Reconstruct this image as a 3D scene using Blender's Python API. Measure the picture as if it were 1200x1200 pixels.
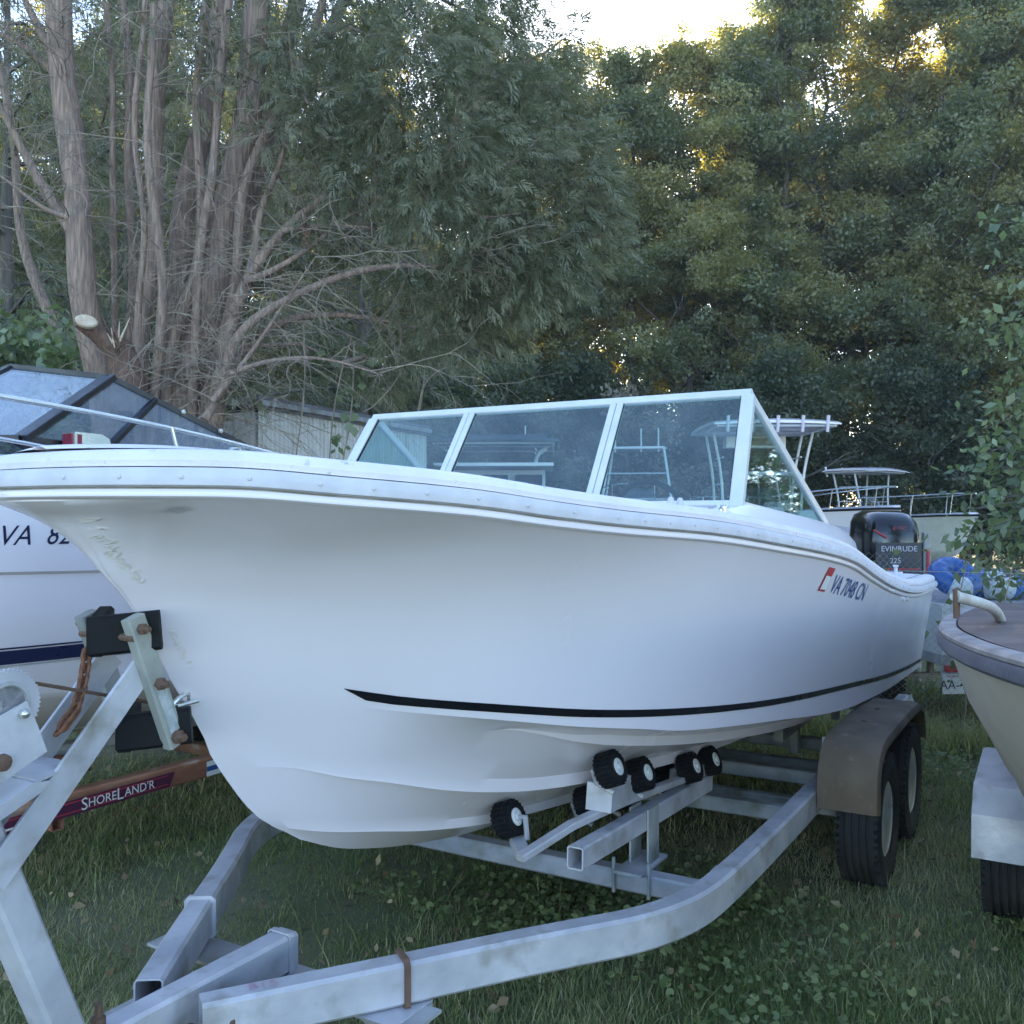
import bpy, bmesh, math, random
import numpy as np
from mathutils import Vector, Matrix
from mathutils.bvhtree import BVHTree

for o in list(bpy.data.objects):
    bpy.data.objects.remove(o, do_unlink=True)
scene = bpy.context.scene
col = scene.collection
R = math.radians
random.seed(7)
rng = np.random.default_rng(11)

# ------------------------------------------------------------------ camera
CAMH, FPX, YH = 1.70, 1128.0, 605.0
cd = bpy.data.cameras.new('camera')
cam = bpy.data.objects.new('camera', cd)
col.objects.link(cam)
cam.location = (0, 0, CAMH)
cam.rotation_euler = (R(90) - math.atan2(5.0, FPX) * -1, 0, 0)
cd.sensor_width = 36.0
cd.lens = 36.0 * FPX / 1200.0
cd.clip_start = 0.05
cd.clip_end = 2000
scene.camera = cam

# ------------------------------------------------------------------ sky, sun, exposure
SUN_EL, SUN_AZ = R(22.5), R(5.0)
world = bpy.data.worlds.new('World')
scene.world = world
world.use_nodes = True
wn = world.node_tree.nodes
wl = world.node_tree.links
bg = wn['Background']
sky = wn.new('ShaderNodeTexSky')
sky.sky_type = 'NISHITA'
sky.sun_disc = False
sky.sun_elevation = SUN_EL
sky.sun_rotation = SUN_AZ
sky.air_density = 1.0
sky.dust_density = 0.4
sky.ozone_density = 2.6
wl.new(sky.outputs['Color'], bg.inputs['Color'])
bg.inputs['Strength'].default_value = 0.15
sd = bpy.data.lights.new('sun', 'SUN')
sd.energy = 5.0
sd.angle = R(0.5)
sd.color = (1.0, 0.86, 0.62)
sun = bpy.data.objects.new('sun', sd)
col.objects.link(sun)
sv = Vector((math.sin(SUN_AZ) * math.cos(SUN_EL), math.cos(SUN_AZ) * math.cos(SUN_EL), math.sin(SUN_EL)))
sun.rotation_euler = sv.to_track_quat('Z', 'Y').to_euler()
sun.location = (4, 60, 30)
vs = scene.view_settings
vs.view_transform = 'Standard'
vs.look = 'None'
vs.gamma = 1.0
vs.use_curve_mapping = False
vs.exposure = 2.22
scene.cycles.max_bounces = 6
scene.cycles.diffuse_bounces = 3
scene.cycles.glossy_bounces = 3
scene.cycles.transmission_bounces = 3
scene.cycles.transparent_max_bounces = 12

# ------------------------------------------------------------------ materials
def new_mat(name):
    m = bpy.data.materials.new(name)
    m.use_nodes = True
    return m, m.node_tree.nodes, m.node_tree.links, m.node_tree.nodes['Principled BSDF']

def ramp(nodes, links, src, stops):
    r = nodes.new('ShaderNodeValToRGB')
    el = r.color_ramp.elements
    while len(el) < len(stops):
        el.new(0.5)
    for e, (p, c) in zip(el, stops):
        e.position = p
        e.color = (*c, 1) if len(c) == 3 else c
    links.new(src, r.inputs[0])
    return r

def M(name, c, rough=.5, metal=0.0, c2=None, scale=6.0, lo=.35, hi=.7, bump=0.0, bscale=None, detail=6, spec=.5,
      stretch=(1, 1, 1), coat=0.0, c3=None, scale3=30.0, lo3=.6, hi3=.72, rvar=.12):
    """Two layers of noise: a broad tint c->c2 and optional spots of c3, plus fine relief."""
    m, n, l, p = new_mat(name)
    p.inputs['Roughness'].default_value = rough
    p.inputs['Metallic'].default_value = metal
    p.inputs['Specular IOR Level'].default_value = spec
    if coat:
        p.inputs['Coat Weight'].default_value = coat
        p.inputs['Coat Roughness'].default_value = .12
    tc = n.new('ShaderNodeTexCoord')
    mp = n.new('ShaderNodeMapping')
    mp.inputs['Scale'].default_value = stretch
    l.new(tc.outputs['Object'], mp.inputs['Vector'])
    nz = n.new('ShaderNodeTexNoise')
    nz.inputs['Scale'].default_value = scale
    nz.inputs['Detail'].default_value = detail
    l.new(mp.outputs[0], nz.inputs['Vector'])
    if c2 is None:
        c2 = tuple(x * .86 for x in c)
    rp = ramp(n, l, nz.outputs['Fac'], [(lo, c), (hi, c2)])
    out = rp.outputs['Color']
    if c3 is not None:
        n3 = n.new('ShaderNodeTexNoise')
        n3.inputs['Scale'].default_value = scale3
        n3.inputs['Detail'].default_value = 8
        l.new(mp.outputs[0], n3.inputs['Vector'])
        r3 = ramp(n, l, n3.outputs['Fac'], [(lo3, (0, 0, 0)), (hi3, (1, 1, 1))])
        mx = n.new('ShaderNodeMixRGB')
        l.new(r3.outputs['Color'], mx.inputs['Fac'])
        l.new(out, mx.inputs['Color1'])
        mx.inputs['Color2'].default_value = (*c3, 1)
        out = mx.outputs['Color']
    l.new(out, p.inputs['Base Color'])
    rr = ramp(n, l, nz.outputs['Fac'], [(.3, (max(rough - rvar, .02),) * 3), (.75, (min(rough + rvar, 1),) * 3)])
    l.new(rr.outputs['Color'], p.inputs['Roughness'])
    if bump:
        nb = n.new('ShaderNodeTexNoise')
        nb.inputs['Scale'].default_value = bscale or scale * 6
        nb.inputs['Detail'].default_value = 6
        l.new(mp.outputs[0], nb.inputs['Vector'])
        b = n.new('ShaderNodeBump')
        b.inputs['Strength'].default_value = bump
        b.inputs['Distance'].default_value = .01
        l.new(nb.outputs['Fac'], b.inputs['Height'])
        l.new(b.outputs[0], p.inputs['Normal'])
    return m

def leaf_mat(name, c, c2, trans, tw=.45, rough=.5, scale=.6, gloss=0.0):
    m, n, l, p = new_mat(name)
    n.remove(p)
    at_ = n.new('ShaderNodeAttribute')
    at_.attribute_name = 'tone'
    geo = n.new('ShaderNodeTexCoord')
    nz = n.new('ShaderNodeTexNoise')
    nz.inputs['Scale'].default_value = scale
    nz.inputs['Detail'].default_value = 2
    l.new(geo.outputs['Object'], nz.inputs['Vector'])
    ad = n.new('ShaderNodeMath')
    ad.operation = 'MULTIPLY_ADD'
    l.new(nz.outputs['Fac'], ad.inputs[0])
    ad.inputs[1].default_value = 1.2
    ad.inputs[2].default_value = -.6
    a2 = n.new('ShaderNodeMath')
    l.new(ad.outputs[0], a2.inputs[0])
    l.new(at_.outputs['Fac'], a2.inputs[1])
    rp = ramp(n, l, a2.outputs[0], [(.1, c), (.9, c2)])
    df = n.new('ShaderNodeBsdfDiffuse')
    l.new(rp.outputs['Color'], df.inputs['Color'])
    tr_ = n.new('ShaderNodeBsdfTranslucent')
    tr_.inputs['Color'].default_value = (*trans, 1)
    mx = n.new('ShaderNodeMixShader')
    mx.inputs['Fac'].default_value = tw
    l.new(df.outputs[0], mx.inputs[1])
    l.new(tr_.outputs[0], mx.inputs[2])
    out = mx
    if gloss:
        gl = n.new('ShaderNodeBsdfGlossy')
        gl.inputs['Roughness'].default_value = rough
        gl.inputs['Color'].default_value = (.8, .8, .8, 1)
        mg = n.new('ShaderNodeMixShader')
        mg.inputs['Fac'].default_value = gloss
        l.new(mx.outputs[0], mg.inputs[1])
        l.new(gl.outputs[0], mg.inputs[2])
        out = mg
    l.new(out.outputs[0], n['Material Output'].inputs['Surface'])
    return m

def glass_mat(name, tint, f0=.055, dirt=.04):
    m, n, l, p = new_mat(name)
    n.remove(p)
    tb = n.new('ShaderNodeBsdfTransparent')
    tb.inputs['Color'].default_value = (*tint, 1)
    gl = n.new('ShaderNodeBsdfGlossy')
    gl.inputs['Roughness'].default_value = .02
    gl.inputs['Color'].default_value = (1, 1, 1, 1)
    lw = n.new('ShaderNodeLayerWeight')
    lw.inputs['Blend'].default_value = .5
    pw = n.new('ShaderNodeMath')
    pw.operation = 'POWER'
    pw.inputs[1].default_value = 5.0
    l.new(lw.outputs['Facing'], pw.inputs[0])
    mul = n.new('ShaderNodeMath')
    mul.operation = 'MULTIPLY_ADD'
    mul.inputs[1].default_value = .95
    mul.inputs[2].default_value = f0
    l.new(pw.outputs[0], mul.inputs[0])
    mx = n.new('ShaderNodeMixShader')
    l.new(mul.outputs[0], mx.inputs['Fac'])
    l.new(tb.outputs[0], mx.inputs[1])
    l.new(gl.outputs[0], mx.inputs[2])
    df = n.new('ShaderNodeBsdfDiffuse')
    df.inputs['Color'].default_value = (.5, .52, .5, 1)
    tc = n.new('ShaderNodeTexCoord')
    nz = n.new('ShaderNodeTexNoise')
    nz.inputs['Scale'].default_value = 5
    nz.inputs['Detail'].default_value = 8
    l.new(tc.outputs['Object'], nz.inputs['Vector'])
    rr = ramp(n, l, nz.outputs['Fac'], [(.4, (dirt * .3,) * 3), (.75, (dirt * 1.8,) * 3)])
    m2 = n.new('ShaderNodeMixShader')
    l.new(rr.outputs['Color'], m2.inputs['Fac'])
    l.new(mx.outputs[0], m2.inputs[1])
    l.new(df.outputs[0], m2.inputs[2])
    l.new(m2.outputs[0], n['Material Output'].inputs['Surface'])
    return m

gel = M('white gelcoat', (.82, .745, .785), .24, c2=(.77, .70, .735), scale=1.2, lo=.2, hi=.95, bump=.0, coat=.3, stretch=(2, 2, .6), detail=2, rvar=.05)
capw = M('weathered deck white', (.80, .735, .765), .55, c2=(.69, .635, .645), scale=7, lo=.4, hi=.8, bump=.35, bscale=40,
         c3=(.42, .40, .36), scale3=26, lo3=.66, hi3=.74)
alu = M('dull aluminium', (.64, .61, .64), .6, .0, c2=(.55, .525, .55), scale=14, bump=.1, bscale=60)
alu_w = M('pale anodised frame', (.74, .72, .735), .4, .25, c2=(.62, .63, .62), scale=10)
galv = M('galvanised steel', (.63, .61, .645), .5, .2, c2=(.35, .345, .375), scale=5, lo=.3, hi=.72, bump=.25, bscale=30, detail=10,
         c3=(.26, .24, .20), scale3=8, lo3=.54, hi3=.78)
galv_d = M('stained galvanised steel', (.46, .455, .46), .6, .2, c2=(.28, .28, .28), scale=7, bump=.2, bscale=40, detail=10,
           c3=(.17, .165, .11), scale3=6, lo3=.50, hi3=.74)
rust = M('rusty steel', (.22, .09, .045), .85, .1, c2=(.11, .05, .03), scale=14, bump=.4, bscale=60, c3=(.34, .2, .12), scale3=20)
rustpaint = M('rust bled paint', (.36, .17, .10), .75, 0, c2=(.21, .075, .04), scale=9, bump=.25, bscale=50,
              c3=(.50, .38, .28), scale3=12, lo3=.56, hi3=.7, stretch=(.4, 1, 1))
rubber = M('black rubber', (.007, .007, .009), .7, spec=.18, c2=(.014, .014, .015), scale=12, bump=.15, bscale=50)
tyre_m = M('tyre rubber', (.012, .012, .014), .8, c2=(.026, .025, .025), scale=8, bump=.3, bscale=60)
black_p = M('black paint', (.006, .006, .010), .35, scale=8)
navy = M('navy stripe', (.012, .016, .06), .35, scale=8)
fend_m = M('brown weathered fender', (.165, .120, .080), .75, c2=(.105, .078, .055), scale=5, bump=.2, bscale=40,
           c3=(.22, .19, .15), scale3=14, lo3=.6, hi3=.8)
rimw = M('white steel rim', (.55, .55, .54), .5, c2=(.38, .36, .33), scale=10, c3=(.2, .1, .06), scale3=25, lo3=.64, hi3=.75)
boltm = M('rusty bolt', (.17, .10, .07), .8, .3, scale=30, bump=.3)
steel = M('stainless tube', (.68, .68, .66), .28, .85, scale=12)
decal_b = M('blue decal print', (.03, .08, .25), .4)
decal_r = M('red decal print', (.5, .05, .06), .45)
decal_w = M('white decal print', (.75, .75, .73), .45)
peel = M('dried sealant', (.76, .70, .66), .7, bump=.6, bscale=60)
ghost = M('faded sticker ghost', (.52, .48, .53), .6, c2=(.68, .63, .67), scale=60)
pink = M('pink paint pen', (.55, .33, .40), .7)
glass = glass_mat('tinted windshield', (.72, .86, .85), f0=.085, dirt=.035)
glass_b = glass_mat('clear plexiglass', (.66, .74, .80), dirt=.07)
cream = M('cream hull paint', (.51, .44, .365), .6, c2=(.41, .345, .28), scale=3, bump=.08, bscale=30, c3=(.66, .63, .58), scale3=36, lo3=.76, hi3=.79)
brownd = M('brown deck paint', (.15, .10, .085), .75, c2=(.10, .066, .06), scale=6, bump=.2, bscale=50, c3=(.45, .41, .38), scale3=18, lo3=.68, hi3=.74)
bumper = M('dark purple bumper', (.07, .065, .085), .6, c2=(.14, .13, .145), scale=14, bump=.2)
fabric_g = M('grey canvas', (.06, .065, .07), .9, bump=.2)
bark = M('cedar bark', (.37, .258, .198), .92, c2=(.13, .092, .075), scale=5, lo=.35, hi=.68, bump=1.0, bscale=6, stretch=(9, 9, .8), c3=(.36, .32, .28), scale3=5)
barkd = M('dark bark', (.16, .135, .115), .95, c2=(.08, .068, .058), scale=4, bump=.8, bscale=8, stretch=(4, 4, .6))
twigm = M('dead twig', (.36, .285, .21), .9, c2=(.17, .14, .115), scale=4)
cutw = M('cut wood', (.62, .52, .40), .8, c2=(.5, .36, .24), scale=20)
redwood = M('split red heartwood', (.20, .115, .085), .9, c2=(.10, .065, .05), scale=18, bump=.6, stretch=(3, 3, .6))
cedar_l = leaf_mat('cedar foliage', (.100, .108, .066), (.285, .280, .190), (.24, .26, .09), .28, .5, 1.2, .02)
wood_l = leaf_mat('woodland leaves', (.122, .130, .062), (.315, .305, .168), (.66, .56, .09), .42, .5, .35, .02)
wood_l2 = leaf_mat('dark evergreen leaves', (.086, .103, .060), (.235, .245, .143), (.42, .43, .08), .36, .42, .5, .03)
wood_d = leaf_mat('deep green shrub leaves', (.040, .055, .034), (.125, .140, .085), (.22, .26, .06), .3, .42, .6, .03)
dry_l = leaf_mat('dry grey brush', (.19, .165, .13), (.33, .295, .24), (.3, .24, .12), .3, .8, .8)
sap_l = leaf_mat('sapling leaves', (.07, .095, .05), (.19, .225, .125), (.30, .40, .10), .32, .35, 1.5, .06)
grass_m = leaf_mat('grass blades', (.160, .220, .080), (.60, .51, .30), (.34, .40, .11), .3, .6, .9)
clover_m = leaf_mat('weed leaves', (.115, .155, .055), (.25, .28, .12), (.16, .25, .06), .3, .5, 2, .04)
litter_m = leaf_mat('dead leaf litter', (.16, .105, .06), (.42, .32, .20), (.2, .14, .06), .15, .8, 3)
soil = M('soil and thatch', (.20, .175, .11), .95, c2=(.14, .165, .075), scale=1.3, lo=.35, hi=.65, bump=.7, bscale=30, c3=(.11, .09, .06), scale3=16, lo3=.55, hi3=.75)

# ------------------------------------------------------------------ mesh helpers
class MB:
    def __init__(self):
        self.v, self.f = [], []
    def add(self, vs_, fs):
        k = len(self.v)
        self.v += [tuple(p) for p in vs_]
        self.f += [tuple(i + k for i in f) for f in fs]
        return self
    def box(self, c, size, rot=None):
        hx, hy, hz = (s / 2 for s in size)
        pts = [Vector((x * hx, y * hy, z * hz)) for x in (-1, 1) for y in (-1, 1) for z in (-1, 1)]
        if rot is not None:
            pts = [rot @ p for p in pts]
        c = Vector(c)
        return self.add([p + c for p in pts],
                        [(0, 1, 3, 2), (4, 6, 7, 5), (0, 4, 5, 1), (2, 3, 7, 6), (0, 2, 6, 4), (1, 5, 7, 3)])
    def sec(self, rings, close=True, caps=True):
        """rings: list of equal-length vertex rings."""
        n = len(rings[0])
        vs_ = [p for r in rings for p in r]
        fs = []
        for i in range(len(rings) - 1):
            for j in range(n if close else n - 1):
                a, b = i * n + j, i * n + (j + 1) % n
                fs.append((a, b, b + n, a + n))
        if caps and close:
            fs.append(tuple(range(n))[::-1])
            fs.append(tuple((len(rings) - 1) * n + j for j in range(n)))
        return self.add(vs_, fs)
    def sweep(self, path, section, up=(0, 0, 1), close_path=False, closed=True, caps=True):
        """section points (a,b): a along side (path dir x up), b along up."""
        path = [Vector(p) for p in path]
        N = len(path)
        rings = []
        for i, p in enumerate(path):
            if close_path:
                t0, t1 = path[i] - path[i - 1], path[(i + 1) % N] - path[i]
            else:
                t0 = path[i] - path[i - 1] if i else path[1] - path[0]
                t1 = path[i + 1] - path[i] if i < N - 1 else path[-1] - path[-2]
            t0.normalize(); t1.normalize()
            t = (t0 + t1).normalized()
            u0 = Vector(up) if not callable(up) else Vector(up(i))
            side = t.cross(u0).normalized()
            u = side.cross(t).normalized()
            k = 1 / max(.5, t.dot(t0))
            rings.append([p + side * (a * k) + u * b for a, b in section])
        if close_path:
            rings.append(rings[0])
        return self.sec(rings, closed, caps and not close_path)
    def rtube(self, path, w, h, c=.006, up=(0, 0, 1), hollow=True, t=.005):
        o = crect(w, h, c)
        if not hollow:
            return self.sweep(path, o, up)
        i_ = crect(w - 2 * t, h - 2 * t, c * .5)
        k = len(self.v)
        self.sweep(path, o, up, caps=False)
        n = len(o); m = len(path)
        k2 = len(self.v)
        self.sweep(path, i_, up, caps=False)
        for base in (0, (m - 1) * n):
            for j in range(n):
                a, b = k + base + j, k + base + (j + 1) % n
                self.f.append((a, b, k2 + base + (j + 1) % n, k2 + base + j))
        return self
    def bar(self, p0, p1, w, h, up=(0, 0, 1), c=None):
        return self.sweep([p0, p1], crect(w, h, c if c is not None else min(w, h) * .12), up)
    def tube(self, path, r, n=8, caps=True):
        path = [Vector(p) for p in path]
        N = len(path)
        rr = r if hasattr(r, '__len__') else [r] * N
        t = (path[1] - path[0]).normalized()
        u = t.orthogonal().normalized()
        rings = []
        for i, p in enumerate(path):
            if i == 0: tt = path[1] - path[0]
            elif i == N - 1: tt = path[-1] - path[-2]
            else: tt = path[i + 1] - path[i - 1]
            tt = tt.normalized()
            u = (u - tt * u.dot(tt))
            u = u.normalized() if u.length > 1e-6 else tt.orthogonal().normalized()
            w = tt.cross(u)
            rings.append([p + (u * math.cos(2 * math.pi * k / n) + w * math.sin(2 * math.pi * k / n)) * rr[i] for k in range(n)])
        return self.sec(rings, True, caps)
    def lathe(self, prof, n=32, mat=Matrix(), close=False):
        """prof (r, z) around z axis, moved by matrix."""
        rings = []
        for r, z in prof:
            rings.append([mat @ Vector((r * math.cos(2 * math.pi * k / n), r * math.sin(2 * math.pi * k / n), z)) for k in range(n)])
        if close:
            rings.append(rings[0])
        return self.sec(rings, True, not close)
    def prism(self, poly, a, b, fn):
        """poly 2D, extruded from a to b, fn(u,v,w)->xyz."""
        n = len(poly)
        vs_ = [fn(u, v, a) for u, v in poly] + [fn(u, v, b) for u, v in poly]
        fs = [tuple(range(n))[::-1], tuple(range(n, 2 * n))]
        fs += [(i, (i + 1) % n, n + (i + 1) % n, n + i) for i in range(n)]
        return self.add(vs_, fs)
    def quadplate(self, p, t):
        p = [Vector(q) for q in p]
        nrm = (p[1] - p[0]).cross(p[-1] - p[0]).normalized() * (t / 2)
        n = len(p)
        return self.add([q - nrm for q in p] + [q + nrm for q in p],
                        [tuple(range(n))[::-1], tuple(range(n, 2 * n))] + [(i, (i + 1) % n, n + (i + 1) % n, n + i) for i in range(n)])
    def mesh(self, name, mat, smooth=40, fix=True):
        me = bpy.data.meshes.new(name)
        me.from_pydata(self.v, [], self.f)
        if fix:
            bm = bmesh.new(); bm.from_mesh(me)
            bmesh.ops.remove_doubles(bm, verts=bm.verts, dist=1e-5)
            bmesh.ops.recalc_face_normals(bm, faces=bm.faces)
            bm.to_mesh(me); bm.free()
        if smooth:
            me.shade_smooth()
            me.set_sharp_from_angle(angle=R(smooth))
        if mat: me.materials.append(mat)
        return me
    def build(self, name, mat, parent=None, smooth=40, fix=True):
        o = bpy.data.objects.new(name, self.mesh(name, mat, smooth, fix))
        col.objects.link(o)
        o.parent = parent
        return o

def crect(w, h, c):
    a, b = w / 2, h / 2
    return [(-a + c, -b), (a - c, -b), (a, -b + c), (a, b - c), (a - c, b), (-a + c, b), (-a, b - c), (-a, -b + c)]

def link(name, me, parent=None, loc=(0, 0, 0), rot=(0, 0, 0), scale=None):
    o = bpy.data.objects.new(name, me)
    col.objects.link(o)
    o.parent = parent
    o.location = loc; o.rotation_euler = rot
    if scale: o.scale = scale if hasattr(scale, '__len__') else (scale,) * 3
    return o

def tag(o, label=None, cat=None, group=None, kind=None):
    if label: o['label'] = label
    if cat: o['category'] = cat
    if group: o['group'] = group
    if kind: o['kind'] = kind
    return o

def empty(name, loc, rz, label, cat, group=None):
    o = bpy.data.objects.new(name, None)
    col.objects.link(o)
    o.location = loc; o.rotation_euler = (0, 0, rz)
    return tag(o, label, cat, group)

def fast_mesh(name, V, F, mat, tone=None, smooth=False):
    """V (n,3) array, F (m,k) array of equal-size faces."""
    me = bpy.data.meshes.new(name)
    m, k = F.shape
    me.vertices.add(len(V)); me.vertices.foreach_set('co', np.asarray(V, np.float32).ravel())
    me.loops.add(m * k); me.loops.foreach_set('vertex_index', F.astype(np.int32).ravel())
    me.polygons.add(m)
    me.polygons.foreach_set('loop_start', np.arange(0, m * k, k, dtype=np.int32))
    me.polygons.foreach_set('loop_total', np.full(m, k, np.int32))
    if smooth: me.polygons.foreach_set('use_smooth', np.ones(m, bool))
    me.update(calc_edges=True)
    if tone is not None:
        a = me.attributes.new('tone', 'FLOAT', 'POINT')
        a.data.foreach_set('value', np.asarray(tone, np.float32))
    if mat: me.materials.append(mat)
    return me

def interp(xs, ys, x):
    """smooth monotone-ish Hermite interpolation"""
    xs = np.asarray(xs, float); ys = np.asarray(ys, float)
    d = np.diff(ys) / np.diff(xs)
    m = np.zeros(len(xs)); m[0] = d[0]; m[-1] = d[-1]
    for i in range(1, len(xs) - 1):
        m[i] = 0 if d[i - 1] * d[i] <= 0 else 2 * d[i - 1] * d[i] / (d[i - 1] + d[i])
    x = np.clip(x, xs[0], xs[-1])
    i = np.clip(np.searchsorted(xs, x) - 1, 0, len(xs) - 2)
    h = xs[i + 1] - xs[i]; t = (x - xs[i]) / h
    return ((2 * t**3 - 3 * t**2 + 1) * ys[i] + (t**3 - 2 * t**2 + t) * h * m[i] + (-2 * t**3 + 3 * t**2) * ys[i + 1] + (t**3 - t**2) * h * m[i + 1])

# ------------------------------------------------------------------ yard frame: s runs aft along the boats, l to port, h up
C0 = Vector((.854, 5.437)); ANG = R(59.33)
DV = Vector((math.cos(ANG), math.sin(ANG))); RV = Vector((DV.y, -DV.x))
def L(s, l, h): return Vector((s, -l, h))
def W(s, l, h=0.0):
    p = C0 + DV * s + RV * l
    return Vector((p.x, p.y, h))
def at(px, py, l, off=0.0):
    """photo pixel on the vertical plane l = const; returned in a frame whose centreline is at off"""
    q = (px - 600) / FPX
    s = (q * (C0.y + RV.y * l) - C0.x - RV.x * l) / (DV.x - q * DV.y)
    y = C0.y + DV.y * s + RV.y * l
    return L(s, l - off, CAMH - (py - YH) * y / FPX)
def atY(px, py, Y): return Vector(((px - 600) / FPX * Y, Y, CAMH - (py - YH) * Y / FPX))

def text2d(body, size, shear=0.0, extrude=0.0):
    cu = bpy.data.curves.new('lettering', 'FONT')
    cu.body = body; cu.size = size; cu.shear = shear; cu.align_x = 'CENTER'; cu.align_y = 'CENTER'
    cu.resolution_u = 3
    o = bpy.data.objects.new('lettering', cu)
    col.objects.link(o)
    dg = bpy.context.evaluated_depsgraph_get()
    me = bpy.data.meshes.new_from_object(o.evaluated_get(dg))
    v = [tuple(p.co) for p in me.vertices]; f = [tuple(p.vertices) for p in me.polygons]
    bpy.data.objects.remove(o); bpy.data.meshes.remove(me); bpy.data.curves.remove(cu)
    return v, f

def flat_text(name, body, size, mat, parent, origin, ux, uy, shear=0.0, bold=0.0):
    v, f = text2d(body, size, shear)
    O, ux, uy = Vector(origin), Vector(ux).normalized(), Vector(uy).normalized()
    mb = MB(); mb.add([O + ux * p[0] + uy * p[1] for p in v], f)
    return mb.build(name, mat, parent, 0, False)

def project(bvh, pts, d, off):
    out = []
    d = Vector(d)
    for p in pts:
        h = bvh.ray_cast(Vector(p), d)
        if h[0] is None: h = bvh.find_nearest(Vector(p))
        nrm = h[1]
        if nrm.dot(d) > 0: nrm = -nrm
        out.append(h[0] + nrm * off)
    return out

def bvh_of(o):
    me = o.data
    return BVHTree.FromPolygons([v.co for v in me.vertices], [p.vertices for p in me.polygons])

# ------------------------------------------------------------------ hull lofting
def loft_rows(rows):
    """rows: list (bottom->top) of (N,3) arrays s,l,h with l>=0. Mirrors to both sides, closes the transom."""
    mb = MB()
    N = len(rows[0])
    K = len(rows)
    for sgn in (1, -1):
        rings = [[L(r[i][0], sgn * r[i][1], r[i][2]) for r in rows] for i in range(N)]
        mb.sec(rings, False, False)
    ring = [L(r[-1][0], r[-1][1], r[-1][2]) for r in rows]
    ringm = [L(r[-1][0], -r[-1][1], r[-1][2]) for r in rows]
    k = len(mb.v); mb.v += [tuple(p) for p in ring + ringm]
    for j in range(K - 1):
        mb.f.append((k + j, k + j + 1, k + K + j + 1, k + K + j))
    return mb

def line(pts, N, pw=1.6, n_end=None):
    pts = np.array(pts, float)
    u = np.linspace(0, 1, N) ** pw
    s = pts[0, 0] + (pts[-1, 0] - pts[0, 0]) * u
    return np.stack([s, interp(pts[:, 0], pts[:, 1], s), interp(pts[:, 0], pts[:, 2], s)], 1)

def sheer_path(row, out, up):
    """plan path of both gunwales from port stern round the bow to starboard stern, moved outwards / up"""
    p = [(r[0], r[1], r[2]) for r in row[::-1]] + [(r[0], -r[1], r[2]) for r in row[1:]]
    P = [L(*q) for q in p]
    res = []
    for i, q in enumerate(P):
        a, b = P[max(i - 1, 0)], P[min(i + 1, len(P) - 1)]
        t = (b - a); t.z = 0; t.normalize()
        n = Vector((t.y, -t.x, 0))
        if n.dot(Vector((q.x + 0.6, q.y, 0))) < 0 and False: n = -n
        res.append(q + n * (-out) + Vector((0, 0, up)))
    return res

# ================================================================== THE SETTING
def ground_obj():
    n = 90
    xs = np.concatenate([np.linspace(-400, -14, 12)[:-1], np.linspace(-14, 14, 80), np.linspace(14, 400, 12)[1:]])
    ys = np.concatenate([np.linspace(-200, -4, 8)[:-1], np.linspace(-4, 24, 80), np.linspace(24, 900, 14)[1:]])
    X, Y = np.meshgrid(xs, ys, indexing='ij')
    near = (np.abs(X) < 13) & (Y > -3) & (Y < 23)
    Z = np.where(near, .012 * np.sin(X * 2.1 + Y) + .012 * np.sin(Y * 1.7 - X * .8), 0) - .015
    V = np.stack([X, Y, Z], -1).reshape(-1, 3)
    i, j = np.meshgrid(np.arange(len(xs) - 1), np.arange(len(ys) - 1), indexing='ij')
    a = (i * len(ys) + j).ravel()
    F = np.stack([a, a + len(ys), a + len(ys) + 1, a + 1], 1)
    o = link('ground', fast_mesh('ground', V, F, soil, smooth=True))
    tag(o, 'bare soil and thatch under the grass of the boat yard', 'ground', kind='structure')
ground_obj()

# ================================================================== MAIN BOAT
boat = empty('runabout', (C0.x, C0.y, 0), ANG, 'large white runabout with flared bow, black boot stripe and raked framed windshield', 'boat')
NST = 90
stem = np.array([(-3.79, 1.731), (-3.75, 1.712), (-3.718, 1.696), (-3.678, 1.654), (-3.646, 1.62), (-3.604, 1.561), (-3.543, 1.495), (-3.48, 1.392),
                 (-3.408, 1.267), (-3.352, 1.186), (-3.279, 1.051), (-3.225, .975), (-3.113, .844), (-3.01, .774), (-2.901, .706), (-2.764, .648)])
def stem_s(h): return float(interp(stem[::-1, 1], stem[::-1, 0], np.array(h)))
def b_sheer(s):
    t = np.maximum(s + 3.79, 0)
    f_ = (1 - (1 - np.minimum(t / 3.7, 1)) ** 2.3) ** (1 / 2.3)
    return 1.17 * f_ - np.where(s > .6, .025 * ((s - .6) / 1.5) ** 2, 0)
SEND = 2.12
us = np.linspace(0, 1, NST) ** 1.9
sS = -3.79 + (SEND + 3.79) * us
hS = interp([-3.9, -3.79, -3.641, -3.431, -3.141, -2.883, -2.64, -2.165, -1.609, -1.095, -.7, -.303, .25, .874, 1.4, 2.2],
            [1.724, 1.725, 1.724, 1.707, 1.684, 1.655, 1.634, 1.604, 1.553, 1.504, 1.455, 1.377, 1.285, 1.215, 1.185, 1.172], sS) + .015
rowS = np.stack([sS, b_sheer(sS), hS], 1)
def ln(pts): return line(pts, NST, 1.9)
rK = ln([(-2.93, 0, .722), (-2.764, 0, .648), (-2.659, 0, .614), (-2.4, 0, .55), (-2, 0, .48), (-1.5, 0, .43), (-1, 0, .40), (0, 0, .385), (SEND, 0, .38)])
rC = ln([(-3.045, 0, .793), (-2.887, .056, .743), (-2.677, .119, .695), (-2.503, .162, .656), (-2.194, .219, .606), (-1.802, .269, .57), (-1.512, .294, .548), (-.5, .33, .505), (SEND, .36, .475)])
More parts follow.
